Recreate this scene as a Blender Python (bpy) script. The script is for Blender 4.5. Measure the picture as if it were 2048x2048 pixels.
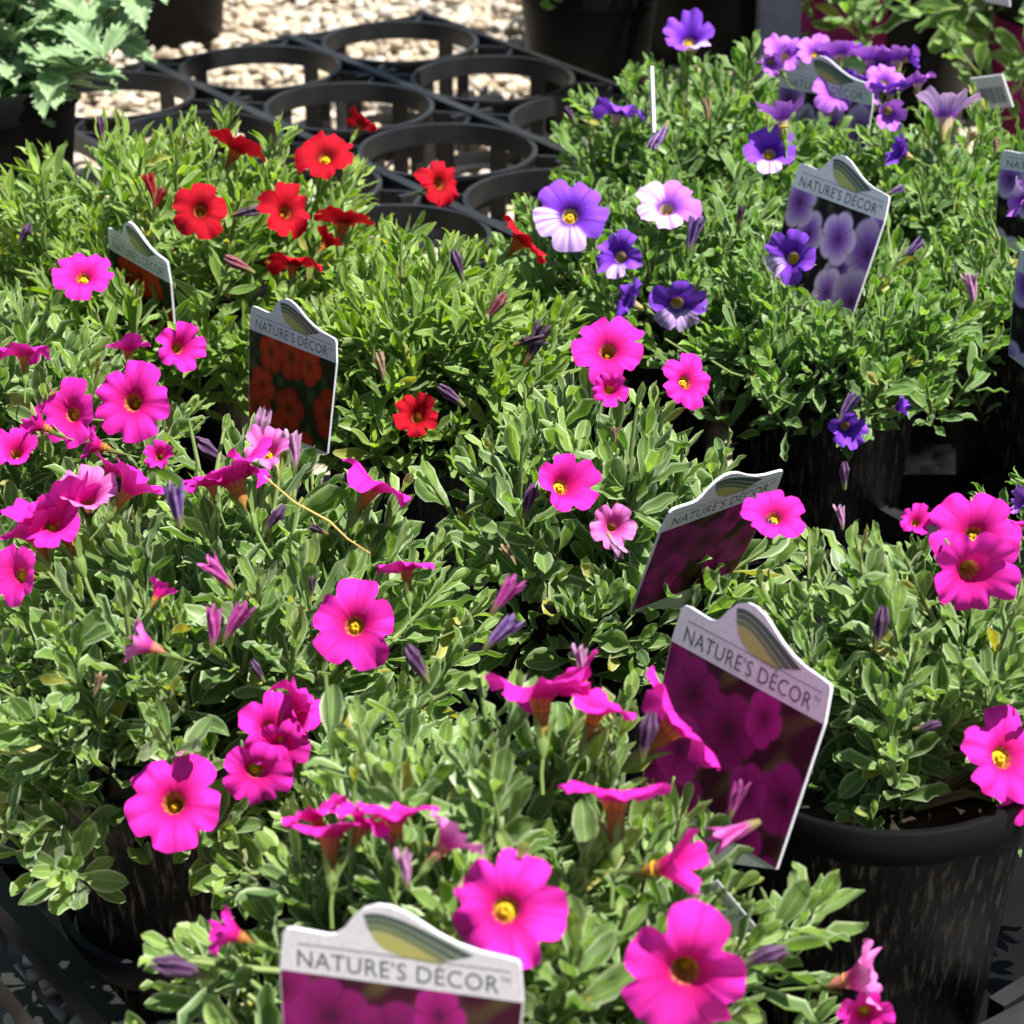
import bpy, math, random
import numpy as np
from mathutils import Vector, Matrix

# ------------------------------------------------------------------ clear
for o in list(bpy.data.objects): bpy.data.objects.remove(o)
scene = bpy.context.scene
COL = scene.collection
random.seed(7); RNG = np.random.default_rng(11)
R = math.radians

# ------------------------------------------------------------------ camera
FPX = 5000.0                      # focal length in pixels of a 2048 wide frame
PITCH = R(25.8); CAMZ = 0.573
cam_d = bpy.data.cameras.new('camera'); cam = bpy.data.objects.new('camera', cam_d); COL.objects.link(cam)
cam.location = (0, 0, CAMZ); cam.rotation_euler = (R(90) - PITCH, 0, 0)
cam_d.sensor_width = 36; cam_d.lens = FPX / 2048 * 36
cam_d.clip_start = 0.02; cam_d.clip_end = 200
cam_d.dof.use_dof = True; cam_d.dof.focus_distance = 1.0; cam_d.dof.aperture_fstop = 22
scene.camera = cam

# ------------------------------------------------------------------ sky and sun
SUN_EL = R(66); SUN_AZ = R(108)    # azimuth measured from +Y (away from camera) towards +X
sdir = Vector((math.cos(SUN_EL) * math.sin(SUN_AZ), math.cos(SUN_EL) * math.cos(SUN_AZ), math.sin(SUN_EL)))
w = bpy.data.worlds.new('World'); scene.world = w; w.use_nodes = True
nt = w.node_tree; nt.nodes.clear()
sky = nt.nodes.new('ShaderNodeTexSky'); sky.sky_type = 'NISHITA'; sky.sun_disc = False
sky.sun_elevation = SUN_EL; sky.sun_rotation = SUN_AZ
bg = nt.nodes.new('ShaderNodeBackground'); bg.inputs[1].default_value = 0.05
wo = nt.nodes.new('ShaderNodeOutputWorld')
nt.links.new(sky.outputs[0], bg.inputs[0]); nt.links.new(bg.outputs[0], wo.inputs[0])
sl = bpy.data.lights.new('sun', 'SUN'); sl.energy = 5.0; sl.angle = R(0.5); sl.color = (1, .965, .9)
so = bpy.data.objects.new('sun', sl); COL.objects.link(so)
so.rotation_euler = sdir.to_track_quat('Z', 'Y').to_euler(); so.location = (1, 1, 3)
vs = scene.view_settings; vs.view_transform = 'Standard'; vs.look = 'None'; vs.gamma = 1; vs.exposure = 1.4
vs.use_curve_mapping = False

# ------------------------------------------------------------------ projection helpers (2048 px frame)
K = 2048 / 1932.0
def ray(x, y):
    dx = (x - 1024) / FPX; dy = -(y - 1024) / FPX
    return np.array((dx, math.cos(PITCH) + dy * math.sin(PITCH), -math.sin(PITCH) + dy * math.cos(PITCH)))
CAM = np.array((0, 0, CAMZ))
def on_plane(x, y, z):
    d = ray(x, y); t = (z - CAMZ) / d[2]; return CAM + d * t
def at_depth(x, y, t): return CAM + ray(x, y) * t
def project(P):
    P = np.asarray(P, float); X = P[..., 0]; Y = P[..., 1]; Z = P[..., 2] - CAMZ
    f = Y * math.cos(PITCH) - Z * math.sin(PITCH); u = Y * math.sin(PITCH) + Z * math.cos(PITCH)
    return 1024 + FPX * X / f, 1024 - FPX * u / f, f
def nrm(v): v = np.asarray(v, float); return v / (np.linalg.norm(v) + 1e-12)

# ------------------------------------------------------------------ materials
def new_mat(name):
    m = bpy.data.materials.new(name); m.use_nodes = True
    t = m.node_tree; b = t.nodes['Principled BSDF']; return m, t, b
def simple(name, col, rough=.5, spec=.5, bump=None, var=None):
    m, t, b = new_mat(name)
    b.inputs['Base Color'].default_value = (*col, 1); b.inputs['Roughness'].default_value = rough
    b.inputs['Specular IOR Level'].default_value = spec
    if var:
        n = t.nodes.new('ShaderNodeTexNoise'); n.inputs['Scale'].default_value = var[0]; n.inputs['Detail'].default_value = 6
        tc = t.nodes.new('ShaderNodeTexCoord'); t.links.new(tc.outputs['Object'], n.inputs['Vector'])
        r = t.nodes.new('ShaderNodeValToRGB'); r.color_ramp.elements[0].color = (*col, 1); r.color_ramp.elements[1].color = (*var[1], 1)
        r.color_ramp.elements[0].position = .38; r.color_ramp.elements[1].position = .68
        t.links.new(n.outputs[0], r.inputs[0]); t.links.new(r.outputs[0], b.inputs['Base Color'])
    if bump:
        n = t.nodes.new('ShaderNodeTexNoise'); n.inputs['Scale'].default_value = bump[0]; n.inputs['Detail'].default_value = 5
        tc = t.nodes.new('ShaderNodeTexCoord'); t.links.new(tc.outputs['Object'], n.inputs['Vector'])
        bp = t.nodes.new('ShaderNodeBump'); bp.inputs['Strength'].default_value = bump[1]; bp.inputs['Distance'].default_value = .001
        t.links.new(n.outputs[0], bp.inputs['Height']); t.links.new(bp.outputs[0], b.inputs['Normal'])
    return m
def mixc(t, fac, a, b):
    n = t.nodes.new('ShaderNodeMix'); n.data_type = 'RGBA'
    if isinstance(fac, float): n.inputs[0].default_value = fac
    else: t.links.new(fac, n.inputs[0])
    for k, v in ((6, a), (7, b)):
        if isinstance(v, tuple): n.inputs[k].default_value = (*v, 1)
        else: t.links.new(v, n.inputs[k])
    return n.outputs[2]
def math_n(t, op, a, b=None, c=None):
    n = t.nodes.new('ShaderNodeMath'); n.operation = op
    for i, v in enumerate((a, b, c)):
        if v is None: continue
        if isinstance(v, (int, float)): n.inputs[i].default_value = v
        else: t.links.new(v, n.inputs[i])
    return n.outputs[0]

def leaf_mat(name, c1, c2, rim, trans, serr=False):
    """upper leaf blade: two greens by leaf, pale hairy margin, midrib, thin blade that lets light through"""
    m, t, b = new_mat(name)
    oi = t.nodes.new('ShaderNodeObjectInfo'); ge = t.nodes.new('ShaderNodeNewGeometry')
    rnd = math_n(t, 'FRACT', math_n(t, 'ADD', oi.outputs['Random'], ge.outputs['Random Per Island']))
    uv = t.nodes.new('ShaderNodeUVMap'); uv.uv_map = 'UVMap'
    sx = t.nodes.new('ShaderNodeSeparateXYZ'); t.links.new(uv.outputs[0], sx.inputs[0])
    ax = math_n(t, 'ABSOLUTE', math_n(t, 'MULTIPLY_ADD', sx.outputs[0], 2.0, -1.0))
    base = mixc(t, rnd, c1, c2)
    n = t.nodes.new('ShaderNodeTexNoise'); n.inputs['Scale'].default_value = 420; n.inputs['Detail'].default_value = 3
    tc = t.nodes.new('ShaderNodeTexCoord'); t.links.new(tc.outputs['Object'], n.inputs['Vector'])
    base = mixc(t, math_n(t, 'MULTIPLY', n.outputs[0], .5), base, tuple(x * .55 for x in c1))
    old = t.nodes.new('ShaderNodeMapRange'); old.inputs[1].default_value = .965; old.inputs[2].default_value = .985; t.links.new(math_n(t, 'FRACT', math_n(t, 'MULTIPLY', rnd, 7.31)), old.inputs[0])
    base = mixc(t, math_n(t, 'MULTIPLY', old.outputs[0], .75), base, (.36, .30, .05))
    mr = t.nodes.new('ShaderNodeMapRange'); mr.inputs[1].default_value = .72; mr.inputs[2].default_value = 1.0
    mr.inputs[3].default_value = 0; mr.inputs[4].default_value = .8; t.links.new(ax, mr.inputs[0])
    col = mixc(t, mr.outputs[0], base, rim)
    mid = t.nodes.new('ShaderNodeMapRange'); mid.inputs[1].default_value = .12; mid.inputs[2].default_value = .03
    mid.inputs[3].default_value = 0; mid.inputs[4].default_value = .5; t.links.new(ax, mid.inputs[0])
    col = mixc(t, mid.outputs[0], col, tuple(min(1, x * 1.6 + .02) for x in c2))
    t.links.new(col, b.inputs['Base Color'])
    b.inputs['Roughness'].default_value = .48; b.inputs['Specular IOR Level'].default_value = .55
    b.inputs['Sheen Weight'].default_value = .20; b.inputs['Sheen Roughness'].default_value = .4
    bp = t.nodes.new('ShaderNodeBump'); bp.inputs['Strength'].default_value = .35; bp.inputs['Distance'].default_value = .0006
    t.links.new(n.outputs[0], bp.inputs['Height']); t.links.new(bp.outputs[0], b.inputs['Normal'])
    tr = t.nodes.new('ShaderNodeBsdfTranslucent')
    hs = t.nodes.new('ShaderNodeHueSaturation'); hs.inputs['Saturation'].default_value = 1.15; hs.inputs['Value'].default_value = 1.7
    t.links.new(col, hs.inputs['Color']); t.links.new(hs.outputs[0], tr.inputs[0])
    mx = t.nodes.new('ShaderNodeMixShader'); mx.inputs[0].default_value = trans
    t.links.new(b.outputs[0], mx.inputs[1]); t.links.new(tr.outputs[0], mx.inputs[2])
    t.links.new(mx.outputs[0], t.nodes['Material Output'].inputs[0])
    return m
M = {}
M['leaf_pink'] = leaf_mat('leaf_grey_green', (.070, .142, .026), (.170, .275, .060), (.47, .56, .33), .36)
M['leaf_red'] = leaf_mat('leaf_fresh_green', (.086, .172, .018), (.190, .305, .042), (.45, .56, .25), .38)
M['leaf_purple'] = leaf_mat('leaf_mid_green', (.064, .148, .020), (.145, .270, .045), (.43, .54, .28), .36)
M['leaf_pink_tip'] = leaf_mat('leaf_grey_green_young', (.165, .275, .050), (.265, .390, .090), (.52, .62, .34), .40)
M['leaf_red_tip'] = leaf_mat('leaf_fresh_green_young', (.185, .300, .032), (.290, .410, .065), (.49, .61, .26), .42)
M['leaf_purple_tip'] = leaf_mat('leaf_mid_green_young', (.145, .275, .036), (.240, .385, .075), (.47, .60, .29), .40)
M['leaf_pale'] = leaf_mat('leaf_pale_blue_green', (.12, .22, .08), (.26, .40, .18), (.40, .54, .32), .25)
M['stem'] = simple('stem_green', (.10, .17, .04), .55, .3, var=(90, (.19, .22, .08)))

def attr_mat(name, rough, spec, trans, coat=0., bump=None, sheen=0.):
    m, t, b = new_mat(name)
    a = t.nodes.new('ShaderNodeVertexColor'); a.layer_name = 'Col'
    t.links.new(a.outputs[0], b.inputs['Base Color']); b.inputs['Roughness'].default_value = rough
    b.inputs['Specular IOR Level'].default_value = spec; b.inputs['Coat Weight'].default_value = coat
    b.inputs['Coat Roughness'].default_value = .12; b.inputs['Sheen Weight'].default_value = sheen
    if bump:
        n = t.nodes.new('ShaderNodeTexNoise'); n.inputs['Scale'].default_value = bump[0]; n.inputs['Detail'].default_value = 4
        tc = t.nodes.new('ShaderNodeTexCoord'); t.links.new(tc.outputs['Object'], n.inputs['Vector'])
        bp = t.nodes.new('ShaderNodeBump'); bp.inputs['Strength'].default_value = bump[1]; bp.inputs['Distance'].default_value = .0008
        t.links.new(n.outputs[0], bp.inputs['Height']); t.links.new(bp.outputs[0], b.inputs['Normal'])
    if trans:
        tr = t.nodes.new('ShaderNodeBsdfTranslucent'); t.links.new(a.outputs[0], tr.inputs[0])
        mx = t.nodes.new('ShaderNodeMixShader'); mx.inputs[0].default_value = trans
        t.links.new(b.outputs[0], mx.inputs[1]); t.links.new(tr.outputs[0], mx.inputs[2])
        t.links.new(mx.outputs[0], t.nodes['Material Output'].inputs[0])
    return m
M['petal'] = attr_mat('petal', .6, .10, .22, bump=(500, .4))
M['spent'] = attr_mat('spent_petal', .7, .2, .25, bump=(500, .5))
M['print'] = attr_mat('card_print', .5, .12, 0)
M['card'] = simple('white_card', (.62, .61, .66), .35, .5, var=(45, (.52, .51, .56)))
M['ink'] = simple('grey_ink', (.035, .06, .07), .4)
M['line_ink'] = simple('line_ink', (.02, .045, .05), .4)
M['throat'] = simple('throat_yellow', (.80, .52, .02), .6, .2, bump=(900, .6), var=(600, (.50, .32, .01)))
M['calyx'] = simple('calyx_green', (.13, .20, .05), .6, .2, bump=(500, .4))
M['soil'] = simple('potting_soil', (.010, .008, .006), .95, .1, bump=(160, 1.0), var=(120, (.035, .026, .018)))
M['tray'] = simple('tray_plastic', (.0055, .006, .0075), .46, .48, bump=(60, .2), var=(28, (.020, .019, .018)))
M['black_pot'] = simple('black_pot_plastic', (.0016, .0016, .0020), .5, .14, bump=(50, .1), var=(30, (.0035, .0035, .004)))
M['straw'] = simple('dry_straw', (.50, .30, .08), .6)

def bark_mat():
    """moulded wood-grain pot: near black plastic with brown flecks running up and down"""
    m, t, b = new_mat('bark_pattern_pot')
    tc = t.nodes.new('ShaderNodeTexCoord'); mp = t.nodes.new('ShaderNodeMapping')
    mp.inputs['Scale'].default_value = (420, 420, 62); t.links.new(tc.outputs['Object'], mp.inputs['Vector'])
    n = t.nodes.new('ShaderNodeTexNoise'); n.inputs['Scale'].default_value = 1; n.inputs['Detail'].default_value = 5; n.inputs['Roughness'].default_value = .65
    t.links.new(mp.outputs[0], n.inputs['Vector'])
    r = t.nodes.new('ShaderNodeValToRGB'); e = r.color_ramp.elements
    e[0].position = .48; e[0].color = (.003, .003, .0036, 1); e[1].position = .64; e[1].color = (.085, .068, .052, 1)
    x = e.new(.55); x.color = (.012, .010, .008, 1)
    t.links.new(n.outputs[0], r.inputs[0]); t.links.new(r.outputs[0], b.inputs['Base Color'])
    b.inputs['Roughness'].default_value = .34
    bp = t.nodes.new('ShaderNodeBump'); bp.inputs['Strength'].default_value = .9; bp.inputs['Distance'].default_value = .0012; b.inputs['Specular IOR Level'].default_value = .3
    t.links.new(n.outputs[0], bp.inputs['Height']); t.links.new(bp.outputs[0], b.inputs['Normal'])
    return m
M['bark'] = bark_mat()

# ------------------------------------------------------------------ object helpers
def mesh_from(name, v, f, smooth=True, uv=None, col=None):
    me = bpy.data.meshes.new(name); me.from_pydata([tuple(map(float, p)) for p in v], [], [tuple(map(int, q)) for q in f])
    if smooth: me.polygons.foreach_set('use_smooth', [True] * len(me.polygons))
    if uv is not None or col is not None:
        li = np.zeros(len(me.loops), np.int32); me.loops.foreach_get('vertex_index', li)
        if uv is not None:
            u = me.uv_layers.new(name='UVMap'); u.data.foreach_set('uv', np.asarray(uv, np.float32)[li].ravel())
        if col is not None:
            c = np.ones((len(v), 4), np.float32); c[:, :3] = col
            a = me.color_attributes.new('Col', 'FLOAT_COLOR', 'POINT'); a.data.foreach_set('color', c.ravel())
    me.update(); return me
def obj(name, me, mat=None, parent=None, loc=None):
    o = bpy.data.objects.new(name, me)
    if mat is not None and me is not None and len(me.materials) == 0: me.materials.append(mat)
    COL.objects.link(o)
    if parent is not None: o.parent = parent
    if loc is not None: o.location = loc
    return o
def empty(name, loc, label, cat, group=None):
    o = bpy.data.objects.new(name, None); COL.objects.link(o); o.location = loc; o.empty_display_size = .02
    o['label'] = label; o['category'] = cat
    if group: o['group'] = group
    return o
def frame(x, y, z, loc, s=1.0):
    m = Matrix.Identity(4)
    for i in range(3):
        m[i][0] = x[i] * s; m[i][1] = y[i] * s; m[i][2] = z[i] * s; m[i][3] = loc[i]
    return m
class MB:
    def __init__(s): s.v = []; s.f = []
    def add(s, v, f):
        n = len(s.v); s.v += [tuple(p) for p in v]; s.f += [tuple(i + n for i in q) for q in f]
    def box(s, c, ax, ay, az):
        c, ax, ay, az = map(np.array, (c, ax, ay, az))
        v = [c + i * ax + j * ay + k * az for i in (-1, 1) for j in (-1, 1) for k in (-1, 1)]
        s.add(v, [(0, 1, 3, 2), (4, 6, 7, 5), (0, 4, 5, 1), (2, 3, 7, 6), (0, 2, 6, 4), (1, 5, 7, 3)])
    def bar(s, a, b, w, h):                    # rectangular bar, top at the height of a and b
        a = np.array(a, float); b = np.array(b, float); d = nrm(b - a); side = nrm(np.cross(d, (0, 0, 1)))
        c = (a + b) / 2 - np.array((0, 0, h / 2)); s.box(c, d * np.linalg.norm(b - a) / 2, side * w / 2, (0, 0, h / 2))
    def lathe(s, prof, n=48, c=(0, 0, 0), closed=False):
        v = []; f = []
        for r, z in prof:
            for k in range(n):
                a = 2 * math.pi * k / n; v.append((c[0] + r * math.cos(a), c[1] + r * math.sin(a), c[2] + z))
        m = len(prof)
        for i in range(m if closed else m - 1):
            j = (i + 1) % m
            for k in range(n):
                l = (k + 1) % n; f.append((i * n + k, i * n + l, j * n + l, j * n + k))
        s.add(v, f)
    def tube(s, pts, rad, n=6):
        pts = [np.array(p, float) for p in pts]; v = []; f = []
        for i, p in enumerate(pts):
            d = nrm(pts[min(i + 1, len(pts) - 1)] - pts[max(i - 1, 0)])
            a = nrm(np.cross(d, (.31, .2, .93))); b = np.cross(d, a); r = rad[i] if hasattr(rad, '__len__') else rad
            for k in range(n):
                t = 2 * math.pi * k / n; v.append(p + r * (a * math.cos(t) + b * math.sin(t)))
        for i in range(len(pts) - 1):
            for k in range(n):
                l = (k + 1) % n; f.append((i * n + k, i * n + l, (i + 1) * n + l, (i + 1) * n + k))
        s.add(v, f)
    def mesh(s, name, smooth=False): return mesh_from(name, s.v, s.f, smooth)
def auto_smooth(me, ang=35):
    me.polygons.foreach_set('use_smooth', [True] * len(me.polygons))
    try: me.set_sharp_from_angle(angle=R(ang))
    except Exception: pass

# ------------------------------------------------------------------ ground
def ground_mat():
    m, t, b = new_mat('gravel_ground')
    tc = t.nodes.new('ShaderNodeTexCoord')
    v = t.nodes.new('ShaderNodeTexVoronoi'); v.inputs['Scale'].default_value = 85; t.links.new(tc.outputs['Object'], v.inputs['Vector'])
    r = t.nodes.new('ShaderNodeValToRGB'); e = r.color_ramp.elements
    e[0].color = (.20, .16, .11, 1); e[1].color = (.42, .36, .28, 1)
    t.links.new(v.outputs['Color'], r.inputs[0]); t.links.new(r.outputs[0], b.inputs['Base Color'])
    bp = t.nodes.new('ShaderNodeBump'); bp.inputs['Strength'].default_value = .8; bp.inputs['Distance'].default_value = .006; bp.invert = True
    t.links.new(v.outputs['Distance'], bp.inputs['Height']); t.links.new(bp.outputs[0], b.inputs['Normal'])
    b.inputs['Roughness'].default_value = .9; return m
g = MB(); g.add([(-60, -60, -.004), (60, -60, -.004), (60, 60, -.004), (-60, 60, -.004)], [(0, 1, 2, 3)])
go = obj('ground', g.mesh('ground'), ground_mat()); go['kind'] = 'structure'

def pebbles():
    import bmesh
    bm = bmesh.new(); bmesh.ops.create_icosphere(bm, subdivisions=2, radius=1)
    bv = np.array([v.co[:] for v in bm.verts]); bf = np.array([[v.index for v in f.verts] for f in bm.faces]); bm.free()
    pos = []
    for (x0, x1, y0, y1, n) in ((-.55, .30, 1.30, 2.75, 10500), (-.30, -.02, .62, .98, 700)):
        p = RNG.uniform((x0, y0), (x1, y1), (n, 2)); pos.append(p)
    pos = np.concatenate(pos); n = len(pos)
    sz = RNG.uniform(.0036, .0082, n) * np.where(RNG.random(n) < .15, 1.35, 1)
    temps = []
    for k in range(24):
        q = bv.copy()
        for j in range(5):
            d = nrm(RNG.normal(size=3)); q += np.outer(np.clip(q @ d - .35, 0, 1), -d) * RNG.uniform(.3, .9)
        q *= np.array((RNG.uniform(.85, 1.35), RNG.uniform(.75, 1.1), RNG.uniform(.5, .8))); temps.append(q)
    V = np.zeros((n, len(bv), 3)); ca = RNG.uniform(0, 6.28, n)
    for i in range(n):
        q = temps[i % 24] * sz[i]; c, s_ = math.cos(ca[i]), math.sin(ca[i])
        V[i, :, 0] = q[:, 0] * c - q[:, 1] * s_ + pos[i, 0]; V[i, :, 1] = q[:, 0] * s_ + q[:, 1] * c + pos[i, 1]
        V[i, :, 2] = q[:, 2] + sz[i] * RNG.uniform(.0, .9)
    F = (bf[None] + (np.arange(n) * len(bv))[:, None, None]).reshape(-1, 3)
    me = bpy.data.meshes.new('gravel'); me.vertices.add(n * len(bv)); me.vertices.foreach_set('co', V.ravel().astype(np.float32))
    me.loops.add(F.size); me.loops.foreach_set('vertex_index', F.ravel().astype(np.int32))
    me.polygons.add(len(F)); me.polygons.foreach_set('loop_start', np.arange(0, F.size, 3, dtype=np.int32))
    me.polygons.foreach_set('use_smooth', [True] * len(F)); me.update(calc_edges=True)
    m, t, b = new_mat('gravel_stone')
    ge = t.nodes.new('ShaderNodeNewGeometry'); r = t.nodes.new('ShaderNodeValToRGB'); e = r.color_ramp.elements
    e[0].color = (.20, .16, .12, 1); e[1].color = (.62, .58, .52, 1)
    for p_, c_ in ((.15, (.40, .31, .20)), (.4, (.52, .43, .31)), (.7, (.45, .38, .30)), (.85, (.33, .31, .29))):
        x = e.new(p_); x.color = (*c_, 1)
    t.links.new(ge.outputs['Random Per Island'], r.inputs[0])
    n_ = t.nodes.new('ShaderNodeTexNoise'); n_.inputs['Scale'].default_value = 160; n_.inputs['Detail'].default_value = 6
    tc = t.nodes.new('ShaderNodeTexCoord'); t.links.new(tc.outputs['Object'], n_.inputs['Vector'])
    t.links.new(mixc(t, math_n(t, 'MULTIPLY', n_.outputs[0], .6), r.outputs[0], (.30, .25, .19)), b.inputs['Base Color'])
    b.inputs['Roughness'].default_value = .85
    o = obj('gravel', me, m); o['kind'] = 'stuff'; o['label'] = 'loose tan and grey pea gravel under the trays'; o['category'] = 'gravel'
pebbles()

# ------------------------------------------------------------------ pot trays
TZ = .085
def ring_mesh(r, wall=.013, lip=.0032, base=True):
    b = MB(); b.lathe([(r, 0), (r + lip, 0), (r + lip, -.0025), (r + .0012, -.0030), (r + .0008, -wall), (r - .0008, -wall)], 56, closed=True)
    me = b.mesh('tray_ring'); auto_smooth(me, 40); return me
def post_mesh(r):
    b = MB()
    b.box((0, 0, -.011 - .036), (.0060, 0, 0), (0, .0012, 0), (0, 0, .036)); b.box((0, -.004, -.0125), (.0060, 0, 0), (0, .004, 0), (0, 0, .0012))
    return b.mesh('tray_post')
def cup_mesh(r):
    b = MB(); b.lathe([(r * .62, .0), (r * .80, .0), (r * .80, .012), (r * .78, .012), (r * .775, .003), (r * .62, .003)], 40, closed=True)
    me = b.mesh('tray_cup'); auto_smooth(me, 40); return me
def tray(label, centers, r, bars, loc, ang, floors=True, TZ=TZ):
    """open pot carrier: a ring for each pot, posts down to a floor cup, straight bars between the rows"""
    t = empty('pot_tray', loc, label, 'pot tray', 'black plastic pot trays'); L = np.array(loc)
    rm, pm, cm = ring_mesh(r), post_mesh(r), cup_mesh(r)
    for c in centers:
        c = np.array((c[0], c[1], TZ)); obj('ring', rm, M['tray'], t, c - L)
        if floors:
            cc = c.copy(); cc[2] = .006; obj('floor_cup', cm, M['tray'], t, cc - L)
            for k in range(4):
                a = ang + R(20) + k * math.pi / 2; o = obj('post', pm, M['tray'], t, c + np.array(((r + .0022) * math.cos(a), (r + .0022) * math.sin(a), 0)) - L)
                o.rotation_euler = (0, 0, a - math.pi / 2 + math.pi)
    for a, b, wd, h in bars:
        mb = MB(); a = np.array(a) - L; b = np.array(b) - L; mb.bar(a, b, wd, h); obj('bar', mb.mesh('tray_bar'), M['tray'], t)
    return t
# back tray, mostly empty
q = .1185; al = R(35.5)
E1 = np.array((q * math.cos(al), q * math.sin(al), 0)); E2 = np.array((q * math.sin(al), -q * math.cos(al), 0))
O = np.array((-.110, 1.640, TZ))
def cell(i, j): return O + i * E1 + j * E2
cells = [(i, j) for i in (-1, 0, 1) for j in (-1, 0, 1, 2, 3)]
rb = .0545; bars = []
for i in (-1.5, -.5, .5, 1.5):
    bars.append((cell(i, -1.55) + (0, 0, .0006), cell(i, 3.55) + (0, 0, .0006), .0075 if abs(i) < 1 else .005, .012))
    for j in (-1.5, -.5, .5, 1.5, 2.5, 3.5):
        c = cell(i, j)
        if abs(i) < 1:
            bars.append((c - E1 * .14 - (0, 0, .0004), c + E1 * .14 - (0, 0, .0004), .0045, .010))
        for sx, sy in ((1, 1), (-1, -1), (1, -1), (-1, 1)):
            if abs(i + sx * .5) > 1.2 or not (-1.1 < j + sy * .5 < 3.1): continue
            e = c + (E1 * sx + E2 * sy) * .5; d = nrm(e - c); L_ = np.linalg.norm(e - c)
            bars.append((c + d * .002 - (0, 0, .0010), c + d * (L_ - rb - .0034) - (0, 0, .0010), .0026, .008))
for j in (-1.5, 3.5): bars.append((cell(-1.55, j) - (0, 0, .0016), cell(1.55, j) - (0, 0, .0016), .004, .012))
tray('empty black plastic pot tray with round holes on the gravel', [cell(*c) for c in cells], rb, bars, (float(O[0]), float(O[1]), 0), al)

# ------------------------------------------------------------------ pots
RIM = .120
def pot_meshes():
    b = MB(); b.lathe([(.0375, .004), (.0395, .006), (.0492, .104), (.0502, .1065), (.0480, .1065), (.0460, .09), (.037, .010)], 72)
    body = b.mesh('pot_wall'); auto_smooth(body, 40)
    b = MB(); b.lathe([(.0498, .1070), (.0520, .1070), (.0527, .1085), (.0527, .1188), (.0518, .1200), (.0496, .1200), (.0490, .1188), (.0484, .1070)], 72, closed=True)
    rim = b.mesh('pot_rim'); auto_smooth(rim, 40)
    b = MB(); n = 40; v = [(0, 0, .104)]; f = []
    for r in (.016, .032, .0478):
        for k in range(n): a = 2 * math.pi * k / n; v.append((r * math.cos(a), r * math.sin(a), .104 + random.uniform(-.002, .002)))
    for k in range(n):
        l = (k + 1) % n; f.append((0, 1 + k, 1 + l))
        for q_ in (0, 1): f.append((1 + q_ * n + k, 1 + (q_ + 1) * n + k, 1 + (q_ + 1) * n + l, 1 + q_ * n + l))
    b.add(v, f); soil = b.mesh('soil', True)
    return body, rim, soil
PB, PR, PS = pot_meshes()
def pot(x, y, label, s=1.0):
    p = empty('flower_pot', (x, y, 0), label, 'flower pot', 'bark-textured nursery pots'); p.scale = (s, s, 1)
    obj('wall', PB, M['bark'], p); obj('rim', PR, M['black_pot'], p); obj('soil', PS, M['soil'], p); return p

# ------------------------------------------------------------------ leaf templates
def leaf_template(wid, curl, fold, tipw, seed, twist=0.):
    """unit-length blade along +Y, upper side +Z: 7 stations, 5 points across"""
    rr = random.Random(seed); st = [0, .14, .30, .48, .66, .82, .93, 1.0]; V = []; UV = []; F = []
    prof = [.10, .16, .40, .80, 1.0, .86, .55, .06] if tipw > .5 else [.10, .20, .62, 1.0, .90, .60, .32, .03]
    for i, s in enumerate(st):
        wv = wid * prof[i] / 2
        z0 = curl * (s ** 2) * .5 + .04 * math.sin(s * 5 + rr.uniform(0, 6))
        y0 = s - abs(curl) * .10 * s * s
        for k, u in enumerate((-1, -.55, 0, .55, 1)):
            zz = z0 + fold * wv * (abs(u) ** 1.3) + twist * u * wv * (s - .3) + rr.uniform(-1, 1) * .010 * (abs(u) > .9)
            V.append((u * wv, y0, zz)); UV.append((u * .5 + .5, s))
    for i in range(len(st) - 1):
        for k in range(4): a = i * 5 + k; F.append((a, a + 1, a + 6, a + 5))
    return np.array(V), np.array(F), np.array(UV)
def make_templates(wid, tipw, base):
    out = []
    for k in range(8):
        r = random.Random(base + k)
        out.append(leaf_template(wid * r.uniform(.88, 1.14), r.uniform(-.55, .38), r.uniform(.15, .75), tipw, base + k, r.uniform(-.7, .7)))
    return out
TEMPL = {'pink': make_templates(.305, 1, 100), 'red': make_templates(.255, 0, 200), 'purple': make_templates(.285, 1, 300)}
TMESH = {k + e: [mesh_from('leaf_' + k + e, v, f, True, uv) for v, f, uv in T] for k, T in TEMPL.items() for e in ('', '_tip')}
for k, T in TMESH.items():
    for me in T: me.materials.append(M['leaf_' + k])

# ------------------------------------------------------------------ flowers
def smooth(a, b, x): t = np.clip((x - a) / (b - a), 0, 1); return t * t * (3 - 2 * t)
PAL = {
    'pink': dict(edge=(.72, .026, .42), mid=(.67, .011, .24), ring=(.42, .004, .085), vein=(.44, .006, .17), tube=(.34, .19, .035), tube2=(.40, .035, .06)),
    'palepink': dict(edge=(.74, .20, .55), mid=(.62, .06, .34), ring=(.34, .02, .12), vein=(.45, .04, .25), tube=(.46, .20, .12), tube2=(.52, .08, .18)),
    'red': dict(edge=(.42, .003, .016), mid=(.36, .002, .009), ring=(.10, .001, .003), vein=(.20, .002, .006), tube=(.32, .13, .02), tube2=(.30, .02, .01)),
    'purple': dict(edge=(.25, .070, .66), mid=(.15, .025, .50), ring=(.045, .006, .10), vein=(.075, .012, .26), tube=(.50, .42, .10), tube2=(.30, .16, .35), pale=(.78, .58, .86)),
    'lilac': dict(edge=(.50, .17, .72), mid=(.34, .08, .60), ring=(.10, .015, .17), vein=(.20, .04, .40), tube=(.52, .44, .12), tube2=(.34, .20, .38), pale=(.82, .60, .86)),
}
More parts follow.
